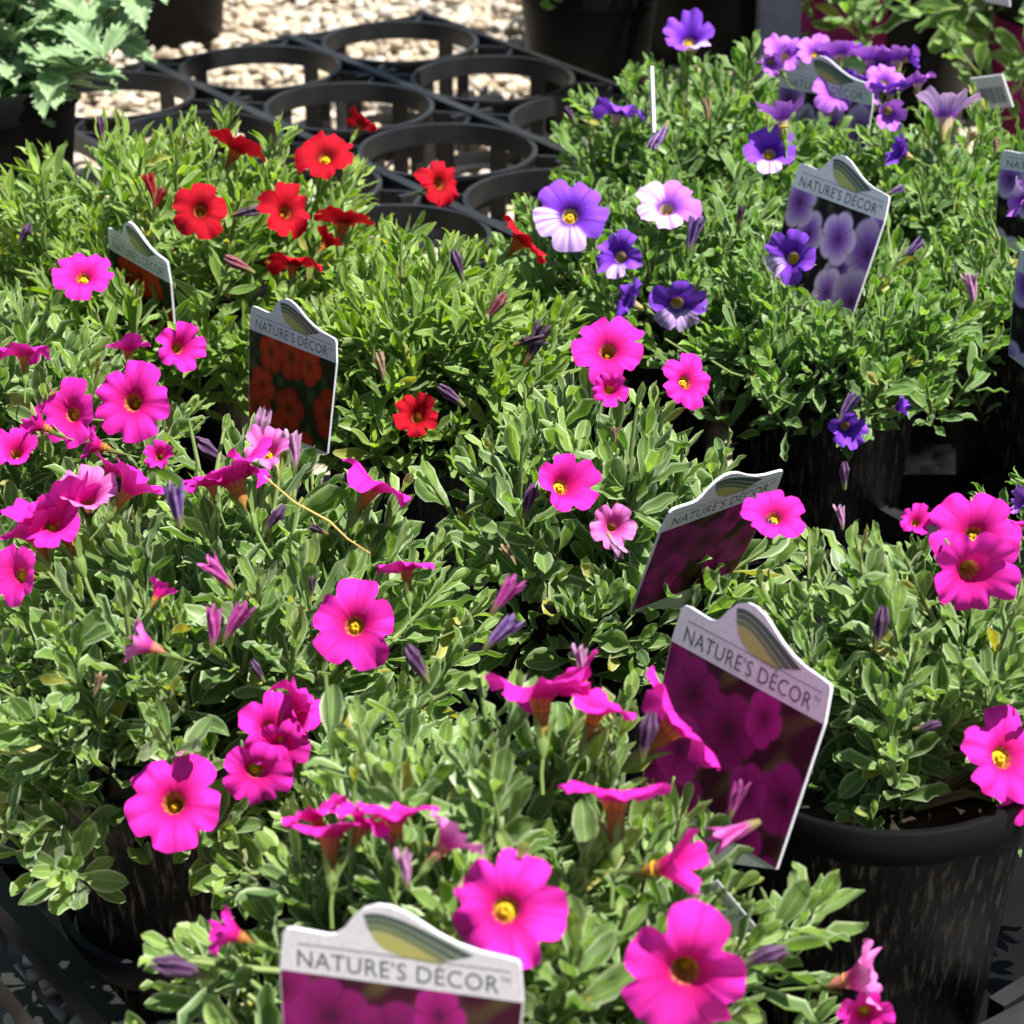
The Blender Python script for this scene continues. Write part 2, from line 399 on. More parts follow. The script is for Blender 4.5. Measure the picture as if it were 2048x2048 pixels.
def corolla(pal, opn, seed, pale=(), ruff=1.0):
    """five-lobed trumpet, limb radius 1, mouth facing +Z, tube running down -Z. opn 1 = flat limb, 0 = narrow cup"""
    P = PAL[pal]; r = random.Random(seed); nt_, n = 80, 22
    th = np.linspace(0, 2 * np.pi, nt_, endpoint=False); V = []; C = []; ruff = (1.0, 1.5, 2.0, 1.2, 1.7, .8)[seed % 6]
    ph = [r.uniform(0, 6.28) for _ in range(6)]; lobe_l = [r.uniform(.88, 1.06) for _ in range(5)]; lobe_b = [r.uniform(-.16, .13) for _ in range(5)]
    li = (np.round(th / (2 * np.pi / 5)).astype(int)) % 5; dl = th - np.round(th / (2 * np.pi / 5)) * (2 * np.pi / 5)   # lobe index, offset from its midline
    x = np.abs(dl) / (np.pi / 5)
    out = (1 - .24 * smooth(.58, 1.0, x) ** 1.5 - .022 * np.exp(-(dl / .07) ** 2) + .02 * np.sin(7 * th + ph[0]) * np.sin(3 * th + ph[1])) * np.array(lobe_l)[li] * (1 - .18 * (1 - opn) * smooth(.5, 1, x))
    wgt = np.cos(np.pi / 2 * x) ** 1
    el = R(78) * (1 - opn)                                   # how far the limb still stands up
    for i in range(n):
        t = i / (n - 1)
        if t < .30:
            u = t / .30; rad = .085 + .115 * u ** 1.6 + 0 * th; z = -1.0 + .74 * u + 0 * th
        else:
            u = (t - .30) / .70; ee = el * (.75 + .25 * u)
            run = u * (out - .20); rad = .20 + run * math.cos(el) ; z = -.26 + .26 * (1 - (1 - u) ** 2.6) + run * math.sin(el) + 0 * th
            z = z - .17 * u ** 2.2 * opn * (1 + .6 * np.sin(th * 2 + ph[0])) * wgt * ruff
            z = z + u * u * (np.array(lobe_b)[li] * wgt + .045 * np.sin(5 * th + ph[1]) + .03 * np.sin(11 * th + ph[2]) * u + .022 * np.sin(17 * th + ph[4]) * u * u) * ruff
            z = z + .010 * np.sin(30 * th + ph[5]) * u * (1 - .5 * u) - .030 * np.exp(-(dl / .05) ** 2) * u * (1 - .6 * u) - .11 * smooth(.62, 1, x) * u * (1 - .5 * u) + .05 * (1 - x * x) * u * (1 - .4 * u)
        V.append(np.stack([rad * np.cos(th), rad * np.sin(th), z], 1))
        if t < .30:
            k = (.5 + .5 * np.cos(10 * th + ph[3]))[:, None] * smooth(.25, 1, u)
            c = np.array(P['tube']) * (1 - k) + np.array(P['tube2']) * k; gq = 1 - smooth(.0, .5, u); c = c * (1 - gq) + np.array((.17, .20, .05)) * gq
        else:
            a = smooth(.0, .30, u) * .9 + .1; bq = smooth(.18, .70, u)
            c = np.array(P['ring']) * (1 - a) + (np.array(P['mid']) * (1 - bq) + np.array(P['edge']) * bq) * a + 0 * th[:, None]
            for l in pale:
                k = ((li == l) * smooth(.10, .42, u + .12 * (1 - x)) * (.72 + .28 * np.cos(23 * th + ph[5])))[:, None]; c = c * (1 - k) + np.array(P.get('pale', P['edge'])) * k
            vein = (np.exp(-(dl / (.035 + .03 * (1 - u))) ** 2) * (.95 - .45 * u))[:, None]; c = c * (1 - vein) + np.array(P['vein']) * vein
            side = (smooth(.84, 1, x) * (1 - .6 * u) * .75)[:, None]; c = c * (1 - side) + np.array(P['vein']) * side
            fine = ((.5 + .5 * np.sin(20 * th + ph[3] + .6 * np.sin(5 * th))) ** 3 * .30 * (1 - .75 * u))[:, None]; c = c * (1 - fine) + np.array(P['vein']) * fine; blot = ((.5 + .5 * np.sin(3 * th + ph[1]) * np.sin(7 * th + 4 * u + ph[2])) * .22 * u)[:, None]; c = c * (1 - blot) + np.array(P['mid']) * blot
        C.append(c)
    F = [(i * nt_ + k, i * nt_ + (k + 1) % nt_, (i + 1) * nt_ + (k + 1) % nt_, (i + 1) * nt_ + k) for i in range(n - 1) for k in range(nt_)]
    me = mesh_from('corolla_' + pal, np.concatenate(V), F, True, None, np.concatenate(C)); me.materials.append(M['petal']); return me
FM = {}
def flower_mesh(pal, opn, var, pale=()):
    k = (pal, opn, var, tuple(pale))
    if k not in FM: FM[k] = corolla(pal, opn, int(opn * 100) * 6 + var + 600 * len(pal), pale)
    return FM[k]
def throat_mesh():
    b = MB(); n = 14; b.lathe([(.195, -.37), (.150, -.33), (.095, -.29), (.035, -.275)], n)
    for k in range(5):
        a = k * 1.2566; b.lathe([(.012, -.02), (.05, 0), (.05, .03), (.01, .05)], 6, (.065 * math.cos(a), .065 * math.sin(a), -.27))
    return b.mesh('throat', True)
def calyx_mesh():
    b = MB(); b.lathe([(.03, -1.32), (.09, -1.20), (.13, -1.02), (.12, -.90)], 12)
    for k in range(5):
        a = k * 1.2566; d = np.array((math.cos(a), math.sin(a), 0)); s_ = np.array((-d[1], d[0], 0))
        p0 = d * .12 + np.array((0, 0, -.95)); p1 = d * .22 + np.array((0, 0, -.72)); p2 = d * .38 + np.array((0, 0, -.50))
        b.add([p0 - s_ * .05, p0 + s_ * .05, p1 + s_ * .07, p1 - s_ * .07, p2], [(0, 1, 2, 3), (3, 2, 4)])
    b.tube([(0, 0, -1.3), (.03, .02, -1.55), (.02, .06, -1.95)], .035, 6)
    return b.mesh('calyx', True)
TH, CX = throat_mesh(), calyx_mesh()
def spent_mesh(kind, seed):
    """closed or withered flower: pleated, twisted tube, unit length along +Z"""
    r = random.Random(seed); n, m = 40, 14; th = np.linspace(0, 2 * np.pi, n, endpoint=False); V = []; C = []
    bend = r.uniform(-.25, .25); tw = r.uniform(.8, 2.2)
    dark, lite, base = {'bud': ((.045, .010, .055), (.16, .09, .17), (.17, .20, .06)), 'pinkspent': ((.36, .02, .22), (.56, .14, .42), (.26, .22, .08)),
                        'palespent': ((.36, .12, .30), (.58, .36, .52), (.30, .26, .12)), 'redbud': ((.16, .008, .02), (.30, .14, .16), (.20, .20, .06)),
                        'darkspent': ((.030, .012, .035), (.16, .10, .14), (.22, .16, .04)), 'violetspent': ((.08, .02, .20), (.36, .24, .44), (.22, .24, .08)),
                        'redspent': ((.22, .006, .012), (.42, .03, .05), (.20, .14, .03)), 'tan': ((.20, .12, .06), (.45, .33, .22), (.22, .2, .08))}[kind]
    flare = {'bud': 0., 'redbud': 0.}.get(kind, r.uniform(.05, .20))
    for i in range(m):
        s = i / (m - 1); rad = np.interp(s, [0, .15, .5, .78, 1], [.06, .09, .135, .17, .05 + flare])
        pl = 1 + .30 * s * np.cos(5 * th + tw * s * 3) + .10 * s * np.cos(9 * th + seed)
        z = s + (.10 * np.cos(5 * th + tw * 3) * (s > .9)); off = bend * s * s
        V.append(np.stack([rad * pl * np.cos(th) + off, rad * pl * np.sin(th), z], 1))
        k = (.5 + .5 * np.cos(5 * th + tw * s * 3))[:, None] ** 1.5; c = np.array(dark) * (1 - k) + np.array(lite) * k * (.7 + .6 * r.random())
        g_ = 1 - smooth(.12, .42, s); C.append(c * (1 - g_) + np.array(base) * g_)
    F = [(i * n + k, i * n + (k + 1) % n, (i + 1) * n + (k + 1) % n, (i + 1) * n + k) for i in range(m - 1) for k in range(n)]
    me = mesh_from('closed_flower_' + kind, np.concatenate(V), F, True, None, np.concatenate(C)); me.materials.append(M['spent']); return me
SM = {}

# ------------------------------------------------------------------ plants
CELL = 5.0
class Plant:
    def __init__(s, key, kind, x, y, a, h, label, leaf=.021, shoots=105, dens=14, seed=0, tilt=(0, 0), az=None, rim=RIM, droop=-.22, up=.62):
        s.key, s.kind, s.c, s.a, s.h = key, kind, np.array((x + tilt[0], y + tilt[1], rim - .012)), a, h + .012
        s.base = np.array((x, y, rim - .016)); s.droop = droop; s.up = up; s.shoot_pts = []; s.leaf, s.shoots, s.dens = leaf, shoots, dens
        s.rng = np.random.default_rng(1000 + seed); s.label = label; s.flowers = []; s.spent = []; s.leaves = []; s.stems = MB()
        s.ay = az or a
    def dome(s, px, py, infl=.006):
        """point where the sight line meets the plant's rounded top, or passes closest to it"""
        d = ray(px, py); e = np.array((s.a + infl, s.ay + infl, s.h + infl)); o = (CAM - s.c) / e; q_ = d / e
        A = q_ @ q_; B = 2 * o @ q_; Cc = o @ o - 1; D = B * B - 4 * A * Cc
        t = (-B - math.sqrt(D)) / (2 * A) if D > 0 else -B / (2 * A)
        return CAM + d * t, t
    def grow(s):
        r = s.rng; base = s.base
        for k in range(s.shoots):
            while True:
                cphi = r.uniform(s.droop, 1); th = r.uniform(0, 2 * math.pi); sphi = math.sqrt(max(0, 1 - cphi * cphi))
                if cphi > .0 or r.random() < .6: break
            n = np.array((sphi * math.cos(th), sphi * math.sin(th), cphi)); j = r.uniform(.76, 1.16) if r.random() < .8 else r.uniform(.6, .9)
            T = s.c + n * np.array((s.a, s.ay, s.h)) * j
            d = nrm(n * np.array((1, 1, .8)) * .75 + np.array((0, 0, s.up)) + r.normal(size=3) * .20)
            L = r.uniform(.030, .050) * (.35 + .65 * s.leaf / .021)
            mid = base + np.array((n[0], n[1], 0)) * .02; p0 = T - d * L
            pts = [mid, mid * .45 + p0 * .55 + np.array((0, 0, .006)), p0, T - d * L * .4, T]
            s.shoot_pts.append(pts)
            nl = int(s.dens + r.integers(-3, 4)); phi0 = r.uniform(0, 6.28)
            a1 = nrm(np.cross(d, (.2, .5, .3))); a2 = np.cross(d, a1); ls = r.uniform(.82, 1.22)
            for i in range(nl):
                u = (i + r.uniform(0, .6)) / nl                       # 0 low on the shoot, 1 at its tip
                pos = p0 + d * L * (u * 1.25 - .32); az = phi0 + i * 2.399
                ad = a1 * math.cos(az) + a2 * math.sin(az); e = R(np.interp(u, [0, .5, 1], [70, 46, 14]) + r.normal() * 12)
                l = nrm(d * math.cos(e) + ad * math.sin(e)); nn = d - (d @ l) * l
                nn = nrm(nn + r.normal(size=3) * .22); nn = nrm(nn - (nn @ l) * l); x = np.cross(l, nn)
                size = s.leaf * ls * np.interp(u, [0, .35, .75, 1], [.85, 1.12, .85, .42]) * r.uniform(.78, 1.2)
                s.leaves.append((pos, x, l, nn, size, int(r.integers(8)), k, '_tip' if u > .74 + r.uniform(-.1, .2) else ''))
PL = {}
def P(*a, **k): p = Plant(*a, **k); PL[p.key] = p; return p
P('P5', 'pink', -.012, .622, .101, .078, 'magenta-flowered plant in the foreground behind the nearest name tag', 0.0211, 184, 16, 1, droop=-.15)
P('P2', 'pink', -.122, .785, .098, .070, 'magenta-flowered plant at left, its dark pot showing above the tray bars', 0.0205, 237, 16, 2, droop=-.02, az=.118, tilt=(.008, .034))
P('P4', 'pink', .128, .750, .080, .060, 'magenta-flowered plant at right edge with its bark-patterned pot in view', 0.0196, 135, 16, 3, droop=-.06, az=.064, tilt=(.012, .026))
P('P3', 'pink', .034, .900, .072, .064, 'broad-leaved magenta-flowered plant in the middle, behind the tilted tag', 0.0248, 86, 12, 4, droop=.0)
P('P1', 'pink', -.218, .985, .080, .068, 'magenta-flowered plant at left edge in front of the red ones', 0.0205, 122, 16, 5, droop=.02)
P('R2', 'red', -.042, 1.092, .075, .060, 'red-flowered plant in the middle with one small yellow-eyed red bloom', 0.0207, 184, 16, 6, droop=.0)
P('R1', 'red', -.172, 1.225, .116, .072, 'red-flowered plant at left with most of the open scarlet blooms', 0.0207, 254, 16, 7, droop=.02)
P('V3', 'purple', .155, 1.150, .084, .044, 'purple plant with trailing bare stems above the black gap', 0.0185, 176, 16, 8, droop=.10)
P('V5', 'purple', .275, 1.195, .072, .050, 'purple plant cut by the right edge between two tags', 0.0185, 114, 16, 9, droop=.0)
P('V2', 'purple', .070, 1.205, .084, .054, 'purple plant with white-edged violet blooms beside the tray', 0.0189, 159, 16, 10, droop=-.02)
P('V4', 'purple', .235, 1.300, .088, .062, 'purple plant at right with a pale upturned trumpet bloom', 0.0185, 147, 16, 11, droop=.0)
P('V1', 'purple', .118, 1.395, .090, .066, 'rearmost purple plant with a row of violet blooms on top', 0.0189, 155, 16, 12, droop=.0)
P('V6', 'purple', .292, .955, .082, .056, 'purple plant at the right edge by the black gap, barely in view', 0.0176, 73, 13, 23, droop=.0)
BACK = [('B1', .058, 1.865, .0540, .125), ('B2', .265, 1.80, .085, .17), ('B3', .400, 1.66, .080, .17), ('B4', .37, 1.98, .11, .20), ('B5', -.292, 2.12, .056, .15), ('B6', -.165, 2.50, .07, .13), ('B7', -.02, 2.52, .07, .13), ('B8', .160, 2.06, .080, .18)]
for i_, (k_, x_, y_, r_, h_) in enumerate(BACK):
    P(k_, 'purple', x_, y_, r_ * 1.5, .11, '', .032, 45, 12, 40 + i_, rim=h_, droop=-.25 if k_ in ('B2', 'B3') else (.45 if k_ in ('B1', 'B5') else .02))
LX = lambda x, y: (x * K, y * K)
CAMN = nrm((0, -math.cos(PITCH), math.sin(PITCH)))
FACE = {'cam': (0, -.80, .60), 'up': (0, .55, .84), 'upr': (.42, .42, .82), 'upl': (-.42, .42, .82), 'camup': (0, -.55, .85), 'caml': (-.5, -.72, .5), 'camr': (.55, -.65, .5),
        'right': (.92, -.2, .35), 'left': (-.9, -.1, .4), 'back': (.55, .55, .65), 'down': (.1, -.95, .05), 'camdn': (0, -.95, .28), 'ur2': (.66, .36, .66)}
# (plant, x, y, width, facing, palette, openness, pale lobes)   x, y, width measured on a 1932 px wide view of the photograph
FL = [
 ('P1',155,515,125,'camup','pink',1,()), ('P1',45,662,105,'up','pink',.85,()), ('P1',338,655,92,'camr','pink',.7,()), ('P1',242,652,80,'up','pink',.8,()),
 ('P1',245,757,165,'cam','pink',1,()), ('P1',128,780,135,'caml','pink',.9,()), ('P1',28,850,95,'camup','pink',.6,()), ('P1',300,860,62,'cam','pink',.5,()),
 ('P1',178,838,80,'left','pink',.5,()), ('P2',432,890,170,'upl','pink',.8,()), ('P2',110,960,190,'upl','pink',.7,()), ('P2',250,915,120,'ur2','pink',.6,()),
 ('P2',30,1085,125,'caml','pink',.9,()), ('P2',712,905,165,'upr','pink',.95,()), ('P2',505,850,95,'camup','palepink',.5,()),
 ('P2',665,1178,178,'cam','pink',1,()), ('P2',765,1062,125,'up','pink',1,()), ('P2',270,1215,105,'left','palepink',.5,()), ('P2',300,1118,60,'back','pink',.4,()),
 ('P2',515,1378,150,'camr','pink',.85,()), ('P2',568,1322,120,'ur2','pink',.75,()), ('P2',482,1460,140,'camdn','pink',.95,()), ('P2',325,1510,205,'cam','pink',1,()),
 ('P2',60,1000,130,'upl','pink',.75,()), ('P1',215,885,90,'upr','pink',.7,()), ('P2',165,935,120,'camup','palepink',.5,()), ('P2',470,880,90,'ur2','pink',.8,()), ('P2',560,1352,80,'right','pink',.5,()), ('P5',690,1545,120,'upr','pink',.8,()), ('P5',1085,1275,130,'upl','pink',.7,()),
 ('P2',95,985,110,'camup','pink',.8,()), ('P2',395,905,100,'upl','pink',.85,()), ('P1',70,800,80,'left','pink',.6,()), ('P2',530,1408,110,'down','pink',.9,()), ('P5',590,1530,120,'upl','pink',.8,()),
 ('P5',622,1555,200,'up','pink',.95,()), ('P5',745,1530,170,'up','pink',.9,()), ('P5',852,1580,130,'ur2','palepink',.7,()), ('P5',950,1715,232,'cam','pink',1,()),
 ('P5',1290,1845,265,'camdn','pink',1,()), ('P5',435,1760,105,'left','pink',.5,()), ('P5',1270,1635,150,'right','pink',.45,()), ('P5',1160,1482,235,'up','pink',1,()),
 ('P5',1292,1352,235,'ur2','pink',1,()), ('P5',1020,1295,210,'up','pink',.85,()), ('P5',1130,1325,170,'upr','pink',.95,()), ('P5',1625,1845,150,'right','palepink',.6,()), ('P5',1632,1915,100,'down','pink',.8,()),
 ('P3',1065,915,125,'camr','pink',.6,()), ('P3',1155,992,88,'cam','palepink',.7,()), ('P3',1150,735,74,'cam','pink',.55,()), ('P3',1147,655,150,'camup','pink',1,()),
 ('P3',1300,718,118,'camr','pink',1,()), ('P4',1462,968,128,'camup','pink',.95,()),
 ('P4',1838,1010,185,'cam','pink',1,()), ('P4',1835,1082,160,'down','pink',.8,()), ('P4',1728,982,66,'camup','pink',.7,()), ('P4',1922,985,70,'up','pink',.8,()),
 ('P4',1905,1425,200,'camr','pink',1,()), ('P4',1928,1515,90,'down','pink',.8,()),
 ('R1',450,273,122,'upr','red',.9,()), ('R1',612,290,116,'camup','red',.95,()), ('R1',682,232,62,'back','red',.7,()), ('R1',376,395,112,'cam','red',1,()),
 ('R1',545,397,112,'camr','red',1,()), ('R1',648,408,122,'up','red',.95,()), ('R1',618,455,66,'back','red',.6,()), ('R1',553,490,108,'up','red',1,()),
 ('R1',835,345,96,'camr','red',1,()), ('R2',992,447,120,'ur2','red',.95,()), ('R2',785,785,88,'cam','red',.72,()),
 ('V2',1075,402,142,'cam','purple',1,(3,4)), ('V2',1258,385,128,'camup','lilac',1,(3,4,2)), ('V2',1165,482,98,'caml','purple',.8,(4,)), ('V2',1183,568,84,'left','purple',.8,()),
 ('V2',1280,578,118,'down','purple',.9,(3,4)), ('V3',1490,485,112,'caml','purple',.85,(3,)), ('V2',1452,285,100,'camup','purple',.75,(4,)), ('V2',1475,215,95,'up','lilac',.6,()),
 ('V1',1300,72,102,'camup','purple',.6,(4,)), ('V1',1165,205,110,'up','purple',.85,()), ('V1',1480,100,82,'camup','lilac',.7,()), ('V1',1577,168,98,'cam','lilac',.95,()),
 ('V1',1585,95,85,'up','lilac',.8,()), ('V1',1640,103,92,'up','lilac',.8,()), ('V1',1692,107,85,'up','lilac',.7,()), ('V1',1625,150,70,'upr','purple',.8,()), ('V1',1665,118,70,'camup','lilac',.6,()), ('V1',1720,110,50,'right','purple',.6,()), ('V1',1462,112,60,'upl','lilac',.7,()), ('V1',1640,170,60,'camr','lilac',.7,()), ('V4',1668,150,80,'camup','lilac',.85,()), ('V4',1730,150,66,'up','lilac',.8,()), ('V1',1540,98,70,'camup','lilac',.8,()),
 ('V4',1680,168,72,'up','purple',.8,()), ('V4',1678,212,74,'down','lilac',.4,()), ('V4',1785,207,138,'up','lilac',.55,(0,1,2)), ('V4',1700,287,66,'left','purple',.6,()),
 ('V3',1597,808,76,'down','purple',.6,()), ('V3',1697,768,44,'right','purple',.5,()), ('V5',1926,372,80,'left','lilac',.7,(2,)), ('V6',1930,945,60,'left','lilac',.6,()), ('V1',1455,118,50,'down','lilac',.5,()),
]
# closed buds and withered flowers: plant, x, y, length on the view, direction on the view (degrees, 90 = up), kind
SP = [
 ('P2',408,1165+18,90,75,'pinkspent'), ('P2',440,1170,95,65,'pinkspent'), ('P2',412,1080,85,130,'pinkspent'), ('P2',515,975,75,60,'bud'), ('P2',598,1000,45,160,'darkspent'), ('P2',590,1105,40,80,'darkspent'),
 ('P2',485,1265,55,120,'bud'), ('P2',330,950,100,100,'violetspent'), ('P1',395,855,95,150,'bud'), ('P2',490,805,90,70,'palespent'), ('P2',560,850,80,80,'palespent'),
 ('P2',185,1290,50,70,'tan'), ('P5',785,1250,95,120,'bud'), ('P5',950,1120,95,60,'pinkspent'), ('P5',940,1190,95,55,'violetspent'), ('P5',1100,1250,70,80,'palespent'), ('P5',1218,1385,110,82,'bud'),
 ('P5',1385,1570,110,200,'pinkspent'), ('P5',1440,1800,110,30,'bud'), ('P5',340,1825,130,160,'bud'), ('P5',770,1640,80,85,'palespent'), ('P5',1385,1505,80,80,'pinkspent'),
 ('P4',1660,1180,95,80,'bud'), ('P4',1590,895,60,100,'bud'), ('P4',1752,1372,60,10,'bud'), ('P4',1590,975,50,90,'palespent'), ('P4',1450,1000,60,100,'bud'), ('P3',1160,1030,60,300,'palespent'),
 ('P3',995,940,80,80,'bud'), ('P3',960,1045,50,120,'tan'), ('P3',850,745,70,140,'bud'), ('P3',1160,820,35,90,'tan'),
 ('R1',462,397,60,20,'darkspent'), ('R1',450,498,70,150,'redbud'), ('R1',285,352,60,100,'redspent'), ('R1',300,375,50,60,'redspent'), ('R2',862,498,70,110,'bud'), ('R2',938,578,75,45,'redbud'), ('R2',1012,648,95,60,'darkspent'), ('R2',1000,640,70,20,'darkspent'),
 ('R2',718,688,60,100,'tan'), ('R1',45,440,55,60,'bud'), ('V2',1305,440,80,80,'violetspent'), ('V2',1250,258,70,250,'violetspent'), ('V2',1395,405,45,90,'darkspent'), ('V2',1075,215,40,120,'bud'),
 ('V3',1725,470,55,30,'violetspent'), ('V5',1835,545,70,95,'palespent'), ('V1',1335,205,50,90,'tan'), ('V3',1595,765,70,70,'violetspent'), ('V4',1690,360,40,20,'violetspent'), ('V4',1830,262,40,60,'tan'), ('P1',190,240,50,90,'bud'), ('V4',1880,275,40,80,'tan'),
]
occl = []                         # (px, py, radius px, depth): leaves are parted in front of these
for i, (pk, x, y, wd, fc, pal, opn, pale) in enumerate(FL):
    p = PL[pk]; px, py = LX(x, y); pos, t = p.dome(px, py)
    rad = wd * K * t / FPX / 2 * (1.0 if opn > .8 else 1.12)
    rad = min(max(rad, .007), .0255)
    rr = random.Random(i * 13 + 5); n = nrm(np.array(FACE[fc]) + np.array([rr.uniform(-.13, .13) for _ in range(3)]))
    p.flowers.append((pos, n, rad, pal, opn, i % 6, pale, rr.uniform(-.35, .35)))
    occl.append((px, py, wd * K * .50, t - .003)); occl.append((px, py, wd * K * .26, t + .014))
for i, (pk, x, y, ln, deg, kind) in enumerate(SP):
    p = PL[pk]; px, py = LX(x, y); pos, t = p.dome(px, py)
    right = np.array((1, 0, 0)); up = np.array((0, math.sin(PITCH), math.cos(PITCH)))
    a = R(deg); d = nrm(right * math.cos(a) + up * math.sin(a) + CAMN * .25)
    p.spent.append((pos - d * ln * K * t / FPX * .5, d, ln * K * t / FPX * .85, kind, i))
    occl.append((px, py, ln * K * .30, t - .002))
    occl.append((px + math.cos(a) * ln * K * .25, py - math.sin(a) * ln * K * .25, ln * K * .25, t - .002))

# ------------------------------------------------------------------ name tags
CW, CH = .066, .066               # card width, height of the printed card below its header line
def card_outline():
    """front view, x 0..1 left to right, y 0 at header bottom, in card widths"""
    p = [(.03, -.74), (.0, 0), (.015, .165), (.03, .185), (.06, .19)]
    p += [(.20, .182), (.235, .19), (.265, .215), (.30, .270), (.345, .318), (.40, .343), (.455, .345), (.52, .325), (.58, .292), (.65, .252), (.73, .218), (.82, .196), (.93, .184), (.975, .176), (.985, .155)]
    p += [(1.0, 0), (.945, -.74)]
    p += [(.62, -.86), (.57, -1.0), (.54, -2.0), (.50, -2.1), (.46, -2.0), (.43, -1.0), (.38, -.86)]
    return p
def poly_sheet(pts, z, thick=None):
    import bmesh
    bm = bmesh.new(); vs_ = [bm.verts.new((x, y, z)) for x, y in pts]; f = bm.faces.new(vs_)
    if thick:
        r = bmesh.ops.extrude_face_region(bm, geom=[f]); nv = [e for e in r['geom'] if isinstance(e, bmesh.types.BMVert)]
        bmesh.ops.translate(bm, verts=nv, vec=(0, 0, -thick)); bmesh.ops.recalc_face_normals(bm, faces=bm.faces)
    bmesh.ops.triangulate(bm, faces=[q_ for q_ in bm.faces if len(q_.verts) > 4])
    me = bpy.data.meshes.new('sheet'); bm.to_mesh(me); bm.free(); return me
def text_mesh(s_, size, space=1.0):
    cu = bpy.data.curves.new('lettering', 'FONT'); cu.body = s_; cu.size = size; cu.space_character = space; cu.resolution_u = 3
    o = bpy.data.objects.new('tmp_text', cu); COL.objects.link(o); dg = bpy.context.evaluated_depsgraph_get(); dg.update()
    me = bpy.data.meshes.new_from_object(o.evaluated_get(dg)); bpy.data.objects.remove(o); bpy.data.curves.remove(cu)
    return me
def scale_mesh(me, x0, x1, y0, y1, z):
    n = len(me.vertices); c = np.zeros(n * 3, np.float32); me.vertices.foreach_get('co', c); c = c.reshape(-1, 3)
    lo, hi = c.min(0), c.max(0); c[:, 0] = x0 + (c[:, 0] - lo[0]) / (hi[0] - lo[0]) * (x1 - x0); c[:, 1] = y0 + (c[:, 1] - lo[1]) / (hi[1] - lo[1]) * (y1 - y0); c[:, 2] = z
    me.vertices.foreach_set('co', c.ravel()); me.update()
def print_mesh(kind):
    """the photograph printed on the card: blurred blossoms over dark leaves"""
    n, m = 92, 80; gx, gy = np.meshgrid(np.linspace(0, 1, n), np.linspace(-.735, -.004, m)); lo = .004 + .03 * (-gy / .74); hi = .996 - .055 * (-gy / .74); gx = lo + gx * (hi - lo); rg = np.random.default_rng({'pink': 3, 'red': 4, 'purple': 9}[kind])
    bgc = {'pink': (.040, .003, .016), 'red': (.010, .014, .004), 'purple': (.010, .005, .014)}[kind]
    col = np.ones((m, n, 3)) * np.array(bgc)
    nz = sum(np.sin(gx * rg.uniform(8, 40) + gy * rg.uniform(-40, 40) + rg.uniform(0, 6)) for _ in range(6)) / 6
    leafc = {'pink': (.07, .05, .02), 'red': (.035, .075, .02), 'purple': (.045, .05, .02)}[kind]
    k = np.clip(nz * 1.6, 0, 1)[..., None]; col = col * (1 - k) + np.array(leafc) * k
    N = {'pink': 13, 'red': 9, 'purple': 12}[kind]; spots = [(rg.uniform(0, 1), rg.uniform(-.95, -.06)) for _ in range(60)]; used = []
    for (cx, cy) in spots:
        if any((cx - a) ** 2 + (cy - b) ** 2 < .04 for a, b in used): continue
        used.append((cx, cy))
        if len(used) > N: break
        R0 = rg.uniform(.15, .22) * (1.25 if kind == 'purple' else 1); ax = rg.uniform(.75, 1); rot = rg.uniform(0, 6.28); dx, dy = (gx - cx) / ax, gy - cy
        r_ = np.hypot(dx, dy); a_ = np.arctan2(dy, dx) + rot; ro = R0 * (.80 + .20 * np.abs(np.cos(2.5 * a_)) ** .7)
        k = 1 - smooth(.88, 1.04, r_ / ro); u = np.clip(r_ / ro, 0, 1); br = rg.uniform(.55, 1.15)
        if kind == 'pink': c0, c1, c2 = (.06, .002, .03), (.24, .006, .12), (.33, .012, .19)
        elif kind == 'red': c0, c1, c2 = (.07, .012, .002), (.40, .035, .006), (.34, .012, .005)
        else: c0, c1, c2 = (.06, .006, .10), (.27, .11, .50), (.66, .50, .78)
        c = np.where(u[..., None] < .45, np.array(c0) + (np.array(c1) - np.array(c0)) * (u[..., None] / .45), np.array(c1) + (np.array(c2) - np.array(c1)) * ((u[..., None] - .45) / .55))
        c = c * br * (1 - .35 * np.exp(-((np.cos(2.5 * a_)) / .22) ** 2))[..., None]; col = col * (1 - k[..., None]) + c * k[..., None]
    v = np.stack([gx, gy, 0 * gx + .0030], -1).reshape(-1, 3)
    f = [(j * n + i, j * n + i + 1, (j + 1) * n + i + 1, (j + 1) * n + i) for j in range(m - 1) for i in range(n - 1)]
    me = mesh_from('print_' + kind, v, f, True, None, np.clip(col, 0, 1).reshape(-1, 3)); me.materials.append(M['print']); return me
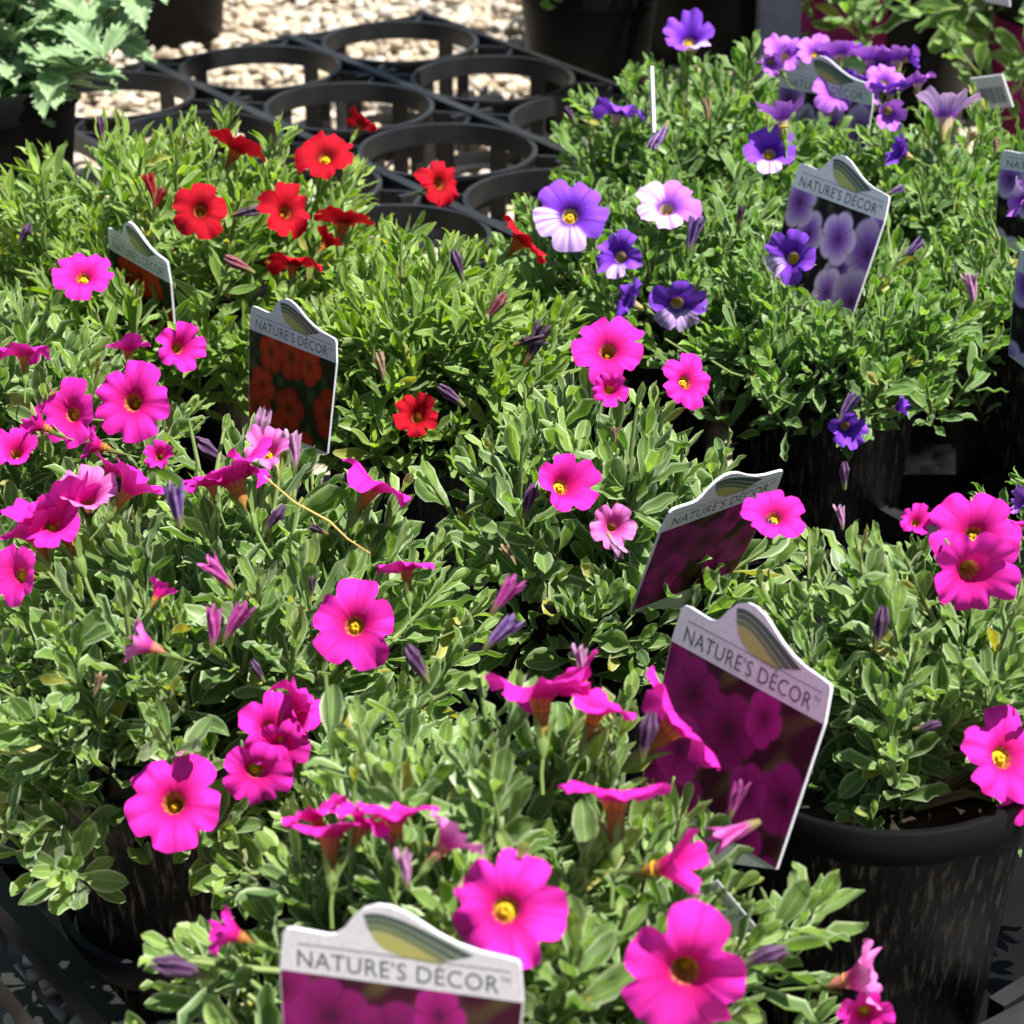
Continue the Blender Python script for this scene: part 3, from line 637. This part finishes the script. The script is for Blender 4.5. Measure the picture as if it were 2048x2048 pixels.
def logo_meshes():
    """sheaf of curved leaves, dark on the outside to yellow inside"""
    outl = []; base = []
    A = [((.345, .285), (.44, .345), (.60, .235), (.80, .135)), ((.355, .255), (.44, .305), (.56, .215), (.745, .110)), ((.36, .225), (.44, .262), (.54, .190), (.70, .090)), ((.375, .190), (.44, .222), (.52, .165), (.665, .075)), ((.395, .150), (.42, .10), (.50, .065), (.655, .062))]
    A = [tuple((x_, .116 + (y_ - .062) * .80) for x_, y_ in q_) for q_ in A]
    def bz(p, t): p = [np.array(q_) for q_ in p]; return (1 - t) ** 3 * p[0] + 3 * (1 - t) ** 2 * t * p[1] + 3 * (1 - t) * t * t * p[2] + t ** 3 * p[3]
    cols = [(.030, .065, .045), (.050, .095, .050), (.12, .16, .05), (.34, .33, .09)]; out = []
    for k in range(4):
        ts = np.linspace(0, 1, 18); o_ = [bz(A[k], t) for t in ts]; i_ = [bz(A[k + 1], t) for t in ts]; i_ = [a * .90 + b * .10 if k < 3 else a for a, b in zip(i_, o_)]
        v = []; f = []
        for a, b in zip(o_, i_): v += [(a[0], a[1], .0026), (b[0], b[1], .0026)]
        for j in range(17): f.append((2 * j, 2 * j + 1, 2 * j + 3, 2 * j + 2))
        me = mesh_from('logo_leaf', v, f, False); me.materials.append(simple('logo_green_%d' % k, cols[k], .35)); out.append(me)
    return out
CARD = poly_sheet(card_outline(), 0.0022, .0180); CARD.materials.append(M['card'])
PRINT = {k: print_mesh(k) for k in ('pink', 'red', 'purple')}
LOGO = logo_meshes()
T_N = text_mesh("NATURE'S D\u00c9COR", 1.0, 1.06); scale_mesh(T_N, .075, .90, .022, .118, .0027); T_N.materials.append(M['ink'])
T_TM = text_mesh("TM", 1.0); scale_mesh(T_TM, .905, .945, .075, .098, .0027); T_TM.materials.append(M['ink'])
b_ = MB(); b_.add([(.075, .1235, .0027), (.945, .1235, .0027), (.945, .1280, .0027), (.075, .1280, .0027)], [(0, 1, 2, 3)]); T_L = b_.mesh('header_line'); T_L.materials.append(M['line_ink'])
def tag(kind, tl, tr, label, lean=.12, group=None, z=None, W=CW, yaw=None, occ=True, bottom=.8):
    """upright card: its shoulder line runs level between two sighted corners, at the height where the card has its real width"""
    (x0, y0), (x1, y1) = LX(*tl), LX(*tr)
    if z is None:
        a, b = on_plane(x0, y0, 0), on_plane(x1, y1, 0); s_ = W / np.linalg.norm(b - a); z = CAMZ * (1 - s_)
    a, b = on_plane(x0, y0, z), on_plane(x1, y1, z)
    ex = nrm(b - a); back = nrm(np.cross((0, 0, 1), ex)); ey = nrm(np.array((0, 0, 1)) + back * lean)
    ez = np.cross(ex, ey); S = np.linalg.norm(b - a); org = a - ey * S * .185
    t = empty('plant_tag', (0, 0, 0), label, 'plant tag', 'printed plant name tags'); t.matrix_world = frame(ex, ey, ez, org, S)
    obj('card', CARD, None, t); obj('picture', PRINT[kind], None, t); obj('brand_lettering', T_N, None, t); obj('trademark', T_TM, None, t); obj('header_line', T_L, None, t)
    for lm in LOGO: obj('logo_leaf', lm, None, t)
    if occ:
        for u in np.linspace(.06, .94, 14):
            for v in np.linspace(.17 if not .28 < u < .62 else .30, -bottom, 12):
                q_ = org + S * (u * ex + v * ey); px, py, d = project(q_); occl.append((float(px), float(py), 14.0, float(d) + .004))
    print('TAG', label[:30], 'z=%.3f' % z, a.round(3), b.round(3)); return t
TAGS = []
TAGS.append(tag('pink', (527, 1750), (990, 1812), 'nearest name tag, blurred, standing among the foreground magenta blooms', .10, bottom=.9, z=.185))
TAGS.append(tag('pink', (1284, 1138), (1575, 1293), 'tag with pinkish header and dark magenta picture beside the bark-patterned pot', .28, bottom=.55, z=.188))
TAGS.append(tag('pink', (1262, 965), (1483, 884), 'tag tilted up to the right, partly covered by a magenta bloom', -.42, bottom=.22, z=.178))
TAGS.append(tag('red', (472, 576), (637, 640), 'tag with orange-red flower picture in the middle left gap', .10, bottom=.6, z=.170))
TAGS.append(tag('red', (201, 428), (317, 493), 'small tag at far left in front of the leaves of the red-flowered plant', -.06, bottom=.02, z=.160))
TAGS.append(tag('purple', (1506, 306), (1682, 370), 'tag with lilac flower picture standing in the purple plants', .30, bottom=.60, z=.182))
TAGS.append(tag('purple', (1472, 124), (1650, 160), 'rearmost tag, half hidden behind violet blooms at the top', .05, bottom=.05, z=.1745))
TAGS.append(tag('purple', (1888, 283), (2075, 310), 'upper of the two tags cut by the right edge', .05, bottom=.6, z=.178))
TAGS.append(tag('purple', (1922, 470), (2110, 530), 'lower of the two tags cut by the right edge, purple picture', .05, bottom=.75, z=.172))

for x_, y_ in ((1390, 1680), (1400, 1710), (1408, 1740)): occl.append((x_ * K, y_ * K, 24.0, .757))
# ------------------------------------------------------------------ build plants
for p in PL.values(): p.grow()
# parting: a leaf goes when it hangs in front of a bloom or a tag
OC = np.array(occl); total = 0
flat = [(p, l) for p in PL.values() for l in p.leaves]
ctr = np.array([l[0] + l[2] * l[4] * .5 for _, l in flat]); tips = np.array([l[0] + l[2] * l[4] * .95 for _, l in flat]); roots = np.array([l[0] for _, l in flat])
keep = np.ones(len(flat), bool)
for arr in (ctr, tips, roots):
    X, Y, D = project(arr)
    for k in range(0, len(OC), 200):
        o = OC[k:k + 200]; d2 = (X[:, None] - o[None, :, 0]) ** 2 + (Y[:, None] - o[None, :, 1]) ** 2
        keep &= ~((d2 < (o[None, :, 2] + 3) ** 2) & (D[:, None] < o[None, :, 3]) & (D[:, None] > o[None, :, 3] - .16)).any(1)
cnt = {}; kept = {}
for (p, l), k in zip(flat, keep):
    kk = (p.key, l[6]); cnt[kk] = cnt.get(kk, 0) + 1; kept[kk] = kept.get(kk, 0) + int(k)
alive = {kk for kk in cnt if kept[kk] > .5 * cnt[kk]}
for p in PL.values():
    tp_ = np.array([q_[-1] for q_ in p.shoot_pts]); X, Y, D = project(tp_)
    for i in range(len(tp_)):
        d2 = (X[i] - OC[:, 0]) ** 2 + (Y[i] - OC[:, 1]) ** 2
        if ((d2 < (OC[:, 2] + 4) ** 2) & (D[i] < OC[:, 3]) & (D[i] > OC[:, 3] - .16)).any(): alive.discard((p.key, i))
flat = [q_ for q_, k in zip(flat, keep) if k and (q_[0].key, q_[1][6]) in alive]
for p in PL.values():
    for i, pts in enumerate(p.shoot_pts):
        if (p.key, i) in alive: p.stems.tube(pts, [.0016, .0014, .0012, .0010, .0006], 5)
# which leaves show: coarse depth buffer over sample points of every blade
buf = {}; score = np.zeros(len(flat)); samp = []
ids = np.arange(len(flat))
for s_ in (.3, .5, .7, .9):
    for u in (-.12, .12):
        pts = np.array([l[0] + l[2] * l[4] * s_ + l[1] * l[4] * u for _, l in flat]); X, Y, D = project(pts); samp.append((X, Y, D))
X = np.concatenate([q_[0] for q_ in samp]); Y = np.concatenate([q_[1] for q_ in samp]); D = np.concatenate([q_[2] for q_ in samp]); I = np.tile(ids, len(samp))
ok = (X > -40) & (X < 2090) & (Y > -40) & (Y < 2090); X, Y, D, I = X[ok], Y[ok], D[ok], I[ok]
cx = (X // 9).astype(int) + 10; cy = (Y // 9).astype(int) + 10; key = cx * 1000 + cy; order = np.lexsort((D, key)); k_ = key[order]
first = np.r_[True, k_[1:] != k_[:-1]]; np.add.at(score, I[order][first], 1.0)
score += np.array([l[4] for _, l in flat]) * 2

def bulk_leaves(name, leaves, kind, origin):
    T = []
    for tv, tf, tu in TEMPL[kind]:
        ix = [i * 5 + c_ for i in (0, 2, 3, 4, 5, 7) for c_ in (0, 2, 4)]; T.append((tv[ix], None, tu[ix]))
    F0 = np.array([(i * 3 + c_, i * 3 + c_ + 1, i * 3 + c_ + 4, i * 3 + c_ + 3) for i in range(5) for c_ in range(2)]); nv = len(T[0][0]); n = len(leaves); V = np.zeros((n, nv, 3), np.float32); UV = np.zeros((n, nv, 2), np.float32)
    for i, (pos, x, l, nn, size, k, _, _e) in enumerate(leaves):
        tv = T[k][0]; V[i] = (pos - origin) + size * (tv[:, :1] * x + tv[:, 1:2] * l + tv[:, 2:] * nn); UV[i] = T[k][2]
    F = (F0[None] + (np.arange(n) * nv)[:, None, None]).reshape(-1, 4).astype(np.int32)
    me = bpy.data.meshes.new(name); me.vertices.add(n * nv); me.vertices.foreach_set('co', V.ravel()); me.loops.add(F.size); me.loops.foreach_set('vertex_index', F.ravel())
    me.polygons.add(len(F)); me.polygons.foreach_set('loop_start', np.arange(0, F.size, 4, dtype=np.int32)); me.polygons.foreach_set('use_smooth', [True] * len(F))
    me.update(calc_edges=True); u = me.uv_layers.new(name='UVMap'); u.data.foreach_set('uv', UV.reshape(-1, 2)[F.ravel()].ravel()); me.materials.append(M['leaf_' + kind]); me.materials.append(M['leaf_' + kind + '_tip'])
    me.polygons.foreach_set('material_index', np.repeat(np.array([1 if l[7] else 0 for l in leaves], np.int32), len(F0))); return me
POTLAB = {'P5': 'foreground pot hidden under magenta blooms behind the nearest tag', 'P2': 'dark bark-patterned pot at left above the tray bars', 'P4': 'sunlit bark-patterned pot at lower right',
          'P3': 'pot under the broad-leaved plant in the middle', 'P1': 'pot under the magenta plant at left edge', 'R2': 'black pot behind the tag with the orange-red picture', 'R1': 'pot under the large red-flowered plant',
          'V3': 'black pot below the trailing bare stems', 'V5': 'dark pot at right edge under the lower purple tag', 'V2': 'pot of the plant with white-edged violet blooms', 'V4': 'pot under the pale trumpet bloom at right', 'V1': 'pot of the rearmost purple plant', 'V6': 'pot beyond the right edge, right of the black gap'}
BACKLAB = {'B1': ('black pot behind the empty tray, its rim cut by the top edge', 'leafy plant added for shade in the black pot behind the empty tray'),  # foliage above the top edge is added to cast shade on the tray
    'B2': ('large dark pot behind the rearmost violet blooms with a magenta picture band', 'dark leafy plant above the pot with the magenta band'), 'B3': ('large dark pot near the top right corner carrying a barcode label', 'leafy plant at the top right corner'),
    'B4': ('dark pot in deep shade between the two large pots at top right', 'leafy plant in deep shade at the top right'), 'B5': ('dark pot on the gravel behind the pale serrated plant', 'leafy plant in the dark pot at upper left'),
    'B6': ('far left one of the pots at the top edge, on shaded gravel', 'plant added for shade in the far left pot at the top edge'), 'B7': ('far middle pot at the top edge, on shaded gravel', 'plant added for shade in the far middle pot at the top edge'), 'B8': ('far pot right behind the black pot at the top edge', 'plant added for shade in the far pot right behind the black pot')}  # far foliage above the top edge, added to shade the gravel
for (k_, x_, y_, r_, h_) in BACK:
    e_ = empty('nursery_pot', (x_, y_, 0), BACKLAB[k_][0], 'nursery pot', 'plain black nursery pots'); PL[k_].label = BACKLAB[k_][1]
    mb = MB(); mb.lathe([(r_ * .72, .003), (r_ * .76, .006), (r_ * .955, h_ - .022), (r_ * .92, h_ - .022), (r_ * .70, .012)], 64); me_ = mb.mesh('wall'); auto_smooth(me_, 40); obj('wall', me_, M['black_pot'], e_)
    mb = MB(); mb.lathe([(r_ * .96, h_ - .0215), (r_ * .995, h_ - .020), (r_, h_ - .004), (r_ * .985, h_), (r_ * .95, h_), (r_ * .93, h_ - .0215)], 64, closed=True); me_ = mb.mesh('rim'); auto_smooth(me_, 40); obj('rim', me_, M['black_pot'], e_)
    mb = MB(); mb.lathe([(.001, h_ - .014), (r_ * .5, h_ - .016), (r_ * .93, h_ - .017)], 32); obj('soil', mb.mesh('soil'), M['soil'], e_)
for p in PL.values():
    if p.key in POTLAB: pot(float(p.base[0]), float(p.base[1]), POTLAB[p.key], 1.08 if p.key == 'P4' else 1.0)
    mine = [(score[i], l) for i, (q_, l) in enumerate(flat) if q_ is p]; mine.sort(key=lambda t: -t[0])
    grp = {'pink': 'magenta-flowered plants', 'red': 'red-flowered plants', 'purple': 'purple-flowered plants' if p.key in POTLAB else 'leafy plants in the back row'}[p.kind]
    base = p.base; root = empty('flowering_plant' if p.key in POTLAB else 'leafy_plant', tuple(base), p.label, 'flowering plant' if p.key in POTLAB else 'plant', grp)
    show = [q_ for q_ in mine if q_[0] >= 1.0][:300]
    for sc, (pos, x, l, nn, size, k, _, e_) in show:
        o = bpy.data.objects.new('leaf', TMESH[p.kind + e_][k]); COL.objects.link(o); o.parent = root; o.matrix_basis = frame(x, l, nn, pos - base, size)
    rest = [l for _, l in mine[len(show):]]
    if rest: o = obj('foliage', bulk_leaves('foliage', rest, p.kind, base), None, root); o['kind'] = 'stuff'
    st = mesh_from('stems', np.array(p.stems.v) - base, p.stems.f, True); o = obj('stems', st, M['stem'], root); o['kind'] = 'stuff'
    for (pos, n, rad, pal, opn, var, pale, spin) in p.flowers:
        y = nrm(np.array((spin, .25, 1.0)) - n * (np.array((spin, .25, 1.0)) @ n)); x = np.cross(y, n)
        # lobes start at +X: turn so that lobe 3/4 (pale ones) hang lowest
        f = obj('flower', flower_mesh(pal, opn, var, pale), None, root); f.matrix_basis = frame(x, y, n, pos - base, rad)
        t = obj('throat', TH, M['throat'], f); dk_ = math.sin(spin * 57) > .35 or (pal == 'red' and rad < .0155 and opn > .8); sc_ = .62 if dk_ else .98; t.scale = (sc_, sc_, 1.25 if dk_ else 1.0); t.location = (0, 0, -.20 if dk_ else -.06 + .05 * math.sin(spin * 31)); c = obj('calyx', CX, M['calyx'], f)
    for (pos, d, ln, kind, sd) in p.spent:
        kk = (kind, sd % 5)
        if kk not in SM: SM[kk] = spent_mesh(kind, sd)
        a = nrm(np.cross(d, (.3, .8, .1))); b = np.cross(d, a); f = obj('closed_flower', SM[kk], None, root); f.matrix_basis = frame(a, b, d, pos - base, ln)
print('LEAVES', len(flat), 'of', len(keep))
# ------------------------------------------------------------------ front tray under the pots
def rim_c(k): return (float(PL[k].base[0]), float(PL[k].base[1]))
bars = []; TZ2 = .034
def pb(x0, y0, x1, y1, w_, h_, dz=0.0):
    a = on_plane(*LX(x0, y0), TZ2 + dz); b = on_plane(*LX(x1, y1), TZ2 + dz); bars.append((a, b, w_, h_))
pb(-60, 1605, 300, 2000, .0105, .012, .0006); pb(-60, 1745, 140, 1990, .0070, .012); pb(-40, 1622, 175, 1628, .0045, .010, -.0006); pb(-20, 1660, 95, 1475, .0050, .010, -.0012); pb(90, 1478, 190, 1600, .005, .010)
pb(1880, 1890, 2010, 1810, .0070, .012); pb(1840, 1960, 2010, 1870, .0100, .012, .0006); pb(1480, 850, 1990, 1130, .0100, .012); pb(1420, 770, 1640, 900, .006, .010, -.0006); pb(1500, 862, 1600, 868, .0035, .01, .0006); pb(340, 700, 520, 760, .008, .012)
tray('black plastic tray holding the front pots, bars bare at lower left', [rim_c(k) for k in ('P5', 'P2', 'P3', 'P1', 'R2', 'V6')], .0450, bars, (-.02, .80, 0), R(88), False, TZ2); FT = [o_ for o_ in bpy.data.objects if str(o_.get('label', '')).startswith('black plastic tray holding')][0]
for bx_ in ((.155, .87, .255, .33), (-.2305, 1.03, .1295, .17)):  # black sheets added over the gravel to darken the gaps and stop its bounce
    mb = MB(); mb.box((bx_[0], bx_[1], .0135), (bx_[2], 0, 0), (0, bx_[3], 0), (0, 0, .0015)); o = obj('shade_panel', mb.mesh('shade_panel'), M['black_pot'], FT); o.location = (.02, -.80, 0)

# ------------------------------------------------------------------ pale serrated plant at upper left
def serrated_leaf(seed):
    r = random.Random(seed); n = 17; V = []; UV = []; F = []; curl = r.uniform(-.7, -.15); tw = r.uniform(-.5, .5)
    for i in range(n):
        s = i / (n - 1); wv = .33 * (math.sin(math.pi * min(1, s * .93 + .06)) ** .8) * (1.22 - .75 * s)
        wv = (.025 if i == 0 else wv) * (1.16 if i % 2 else .86)
        z0 = curl * s * s * .5
        for u in (-1, -.5, 0, .5, 1):
            V.append((u * wv, s * (1 - .1 * abs(curl) * s) - (.05 * abs(u) if i % 2 == 0 else -.02 * abs(u)), z0 + .28 * abs(u) * wv + tw * u * wv * s + .05 * math.sin(9 * s + 2 * u + seed) * abs(u))); UV.append((u * .5 + .5, s))
    for i in range(n - 1):
        for k in range(4): a = i * 5 + k; F.append((a, a + 1, a + 6, a + 5))
    me = mesh_from('serrated_leaf', V, F, True, UV); me.materials.append(M['leaf_pale']); return me
SL = [serrated_leaf(k) for k in range(6)]
tx, ty, th_ = -.335, 1.495, .150
tp = empty('nursery_pot', (tx, ty, 0), 'plain black pot at left edge under the pale serrated leaves', 'nursery pot', 'plain black nursery pots')
mb = MB(); mb.lathe([(.050, .003), (.052, .006), (.066, th_ - .02), (.063, th_ - .02), (.048, .012)], 64); me_ = mb.mesh('wall'); auto_smooth(me_, 40); obj('wall', me_, M['black_pot'], tp)
mb = MB(); mb.lathe([(.0665, th_ - .0195), (.069, th_ - .018), (.0695, th_ - .003), (.0685, th_), (.066, th_), (.0645, th_ - .0195)], 64, closed=True); me_ = mb.mesh('rim'); auto_smooth(me_, 40); obj('rim', me_, M['black_pot'], tp)
mb = MB(); mb.lathe([(.001, th_ - .014), (.03, th_ - .016), (.0645, th_ - .017)], 32); obj('soil', mb.mesh('soil'), M['soil'], tp)
tr_ = empty('serrated_plant', (tx, ty, th_ - .016), 'upright plant with pale serrated drooping leaves at the top left corner', 'plant')
rr = np.random.default_rng(77); stm = MB()
for k in range(24):
    a = rr.uniform(0, 6.28); r0 = rr.uniform(.0, .045); top = np.array((r0 * math.cos(a) * 2.0 + (.085 if k % 3 == 0 else .03), r0 * math.sin(a) * 1.9, rr.uniform(.015, .095)))
    b0 = np.array((r0 * math.cos(a), r0 * math.sin(a), 0)); stm.tube([b0, b0 * .4 + top * .6 + rr.normal(size=3) * .004, top], [.0026, .0022, .0014], 6)
    for j in range(22):
        u = rr.uniform(.05, 1.0); pos = b0 * (1 - u) + top * u; az = j * 2.4 + rr.uniform(-.4, .4); el = rr.uniform(-.35, .75) + .4 * (u > .9)
        l = nrm((math.cos(az) * math.cos(el), math.sin(az) * math.cos(el), math.sin(el))); nn = np.array((0, 0, 1.)) + rr.normal(size=3) * .25; nn = nrm(nn - (nn @ l) * l); x = np.cross(l, nn)
        o = bpy.data.objects.new('leaf', SL[int(rr.integers(6))]); COL.objects.link(o); o.parent = tr_; o.matrix_basis = frame(x, l, nn, pos + l * .006, rr.uniform(.018, .038))
o = obj('stems', stm.mesh('stems', True), M['stem'], tr_); o['kind'] = 'stuff'

# ------------------------------------------------------------------ small things
def card_thing(name, corners, depth, label, cat, texts, bars_box, yaw=.018):
    """small stiff label: four sighted corners at one depth, its own thickness, bar code and digits"""
    q4 = [CAM + ray(*LX(*c)) * ((depth - (yaw if i_ in (1, 2) else 0)) / ray(*LX(*c))[1]) for i_, c in enumerate(corners)]; o_ = q4[3]; ex = q4[2] - q4[3]; W_ = np.linalg.norm(ex); ex = ex / W_
    ey = q4[0] - q4[3]; ey = ey - (ey @ ex) * ex; H_ = np.linalg.norm(ey); ey = ey / H_; ez = np.cross(ex, ey)
    t = empty(name, (0, 0, 0), label, cat); t.matrix_world = frame(ex, ey, ez, o_, W_); h = H_ / W_
    mb = MB(); mb.box((.5, h / 2, -.02), (.5, 0, 0), (0, h / 2, 0), (0, 0, .02)); obj('card', mb.mesh('label_card'), M['card'], t)
    x0, x1, y0, y1 = bars_box; mb = MB(); rg = random.Random(len(label)); x = x0
    while x < x1:
        w_ = rg.choice((.012, .02, .032)); mb.add([(x, y0 * h, .004), (x + w_, y0 * h, .004), (x + w_, y1 * h, .004), (x, y1 * h, .004)], [(0, 1, 2, 3)]); x += w_ + rg.choice((.014, .022, .03))
    obj('bar_code', mb.mesh('bar_code'), M['ink'], t)
    for (tx_, a0, a1, b0, b1) in texts:
        me = text_mesh(tx_, 1.0); scale_mesh(me, a0, a1, b0 * h, b1 * h, .004); me.materials.append(M['ink']); obj('digits', me, None, t)
    return t
card_thing('barcode_label', [(1834, 148), (1895, 143), (1911, 202), (1850, 209)], 1.46, 'grey barcode label standing beside the pale trumpet bloom at top right', 'label', [], (.16, .86, .18, .66))
card_thing('barcode_label', [(1855, -48), (1908, -40), (1905, 13), (1858, 3)], 1.56, 'white label corner hanging at the top edge, right', 'label', [], (.2, .8, .4, .85))
card_thing('price_label', [(-40, 1350), (58, 1385), (50, 1432), (-48, 1400)], .80, 'white price label corner at left edge under the leaves', 'label', [('754', .55, .80, .42, .72)], (.1, .5, .75, .95), yaw=.004)
card_thing('price_label', [(1365, 1655), (1412, 1662), (1426, 1748), (1385, 1768)], .63, 'white price label beside the bark-patterned pot, half hidden by leaves', 'label', [('754', .35, .90, .26, .36)], (.3, .85, .45, .95), yaw=.002)
# dry stalk lying on the left magenta plant
mb = MB(); mb.tube([PL['P2'].dome(*LX(x, y), .012)[0] for x, y in ((498, 898), (556, 948), (622, 984), (656, 1017), (698, 1044))], [.0002, .0004, .0004, .0003, .0002], 6)
o = obj('dry_stalk', mb.mesh('dry_stalk', True), M['straw']); o['label'] = 'thin yellow dry stalk lying across the left magenta plant'; o['category'] = 'stalk'
# edge-on white stake
a = at_depth(*LX(1229, 150), 1.36); c = at_depth(*LX(1233, 262), 1.345); t = nrm(a - c); mb = MB(); fw = nrm(np.cross((1, 0, 0), t))
mb.box((a + c) / 2, np.array((.0007, 0, 0)), fw * .010, t * np.linalg.norm(a - c) * .55); o = obj('plant_stake', mb.mesh('plant_stake'), M['card']); o['label'] = 'thin white tag seen edge-on at left of the purple plants'; o['category'] = 'plant tag'
# bare trailing stems of the purple plants
def trail(key, path, z0, z1, r=.0007):
    p = PL[key]; n = len(path); pts = [on_plane(*LX(x, y), z0 + (z1 - z0) * i / (n - 1)) - p.base for i, (x, y) in enumerate(path)]
    root = [o_ for o_ in bpy.data.objects if o_.get('label') == p.label][0]; mb = MB(); mb.tube(pts, [r] * (n - 1) + [r * .5], 6); obj('trailing_stem', mb.mesh('trailing_stem', True), M['stem'], root)
trail('V3', [(1255, 640), (1300, 668), (1335, 676), (1380, 704), (1422, 716), (1470, 752), (1500, 765)], .126, .112, .0006)
# timber post in the shade behind
mb = MB(); mb.box((.176, 1.63, .6), (.0135, 0, 0), (0, .0135, 0), (0, 0, .6)); o = obj('support_post', mb.mesh('support_post'), simple('blue_grey_post', (.030, .036, .055), .6, .3, bump=(80, .4), var=(30, (.05, .055, .075)))); o['label'] = 'blue-grey post in the shade behind the rearmost violet blooms'; o['category'] = 'post'
# printed bands on the two large pots at the back
def band(potlabel, x, y, r, h, a0, a1, z0, z1, cols):
    root = [o_ for o_ in bpy.data.objects if o_.get('label') == potlabel][0]; nz = 24; na = 40; V = []; C = []; F = []; rg = np.random.default_rng(int(a0 * 100) % 97)
    bl = [(rg.uniform(0, 1), rg.uniform(.3, 1), rg.uniform(.08, .2)) for _ in range(9)]
    for i in range(nz):
        v = i / (nz - 1); z = z0 + (z1 - z0) * v; rad = r * (.76 + (.955 - .76) * (z - .006) / (h - .028)) + .0012
        for k in range(na):
            u = k / (na - 1); a = a0 + (a1 - a0) * u; V.append((rad * math.cos(a), rad * math.sin(a), z)); c = np.array(cols[0])
            for (bx, by, br) in bl:
                d = math.hypot(u - bx, v - by) / br
                if d < 1: c = np.array(cols[1]) * (1 - .6 * d)
            if v < .30: c = np.array(cols[2]) if v > .14 else np.array(cols[3])
            C.append(c)
    for i in range(nz - 1):
        for k in range(na - 1): F.append((i * na + k, i * na + k + 1, (i + 1) * na + k + 1, (i + 1) * na + k))
    me = mesh_from('printed_band', V, F, True, None, np.array(C)); me.materials.append(M['print']); obj('printed_band', me, None, root)
band(BACKLAB['B2'][0], .265, 1.80, .085, .17, R(205), R(268), .075, .145, [(.20, .006, .09), (.34, .02, .17), (.16, .34, .16), (.45, .50, .52)])
band(BACKLAB['B3'][0], .400, 1.66, .080, .17, R(175), R(235), .060, .145, [(.16, .004, .06), (.40, .01, .18), (.16, .004, .06), (.16, .004, .06)])
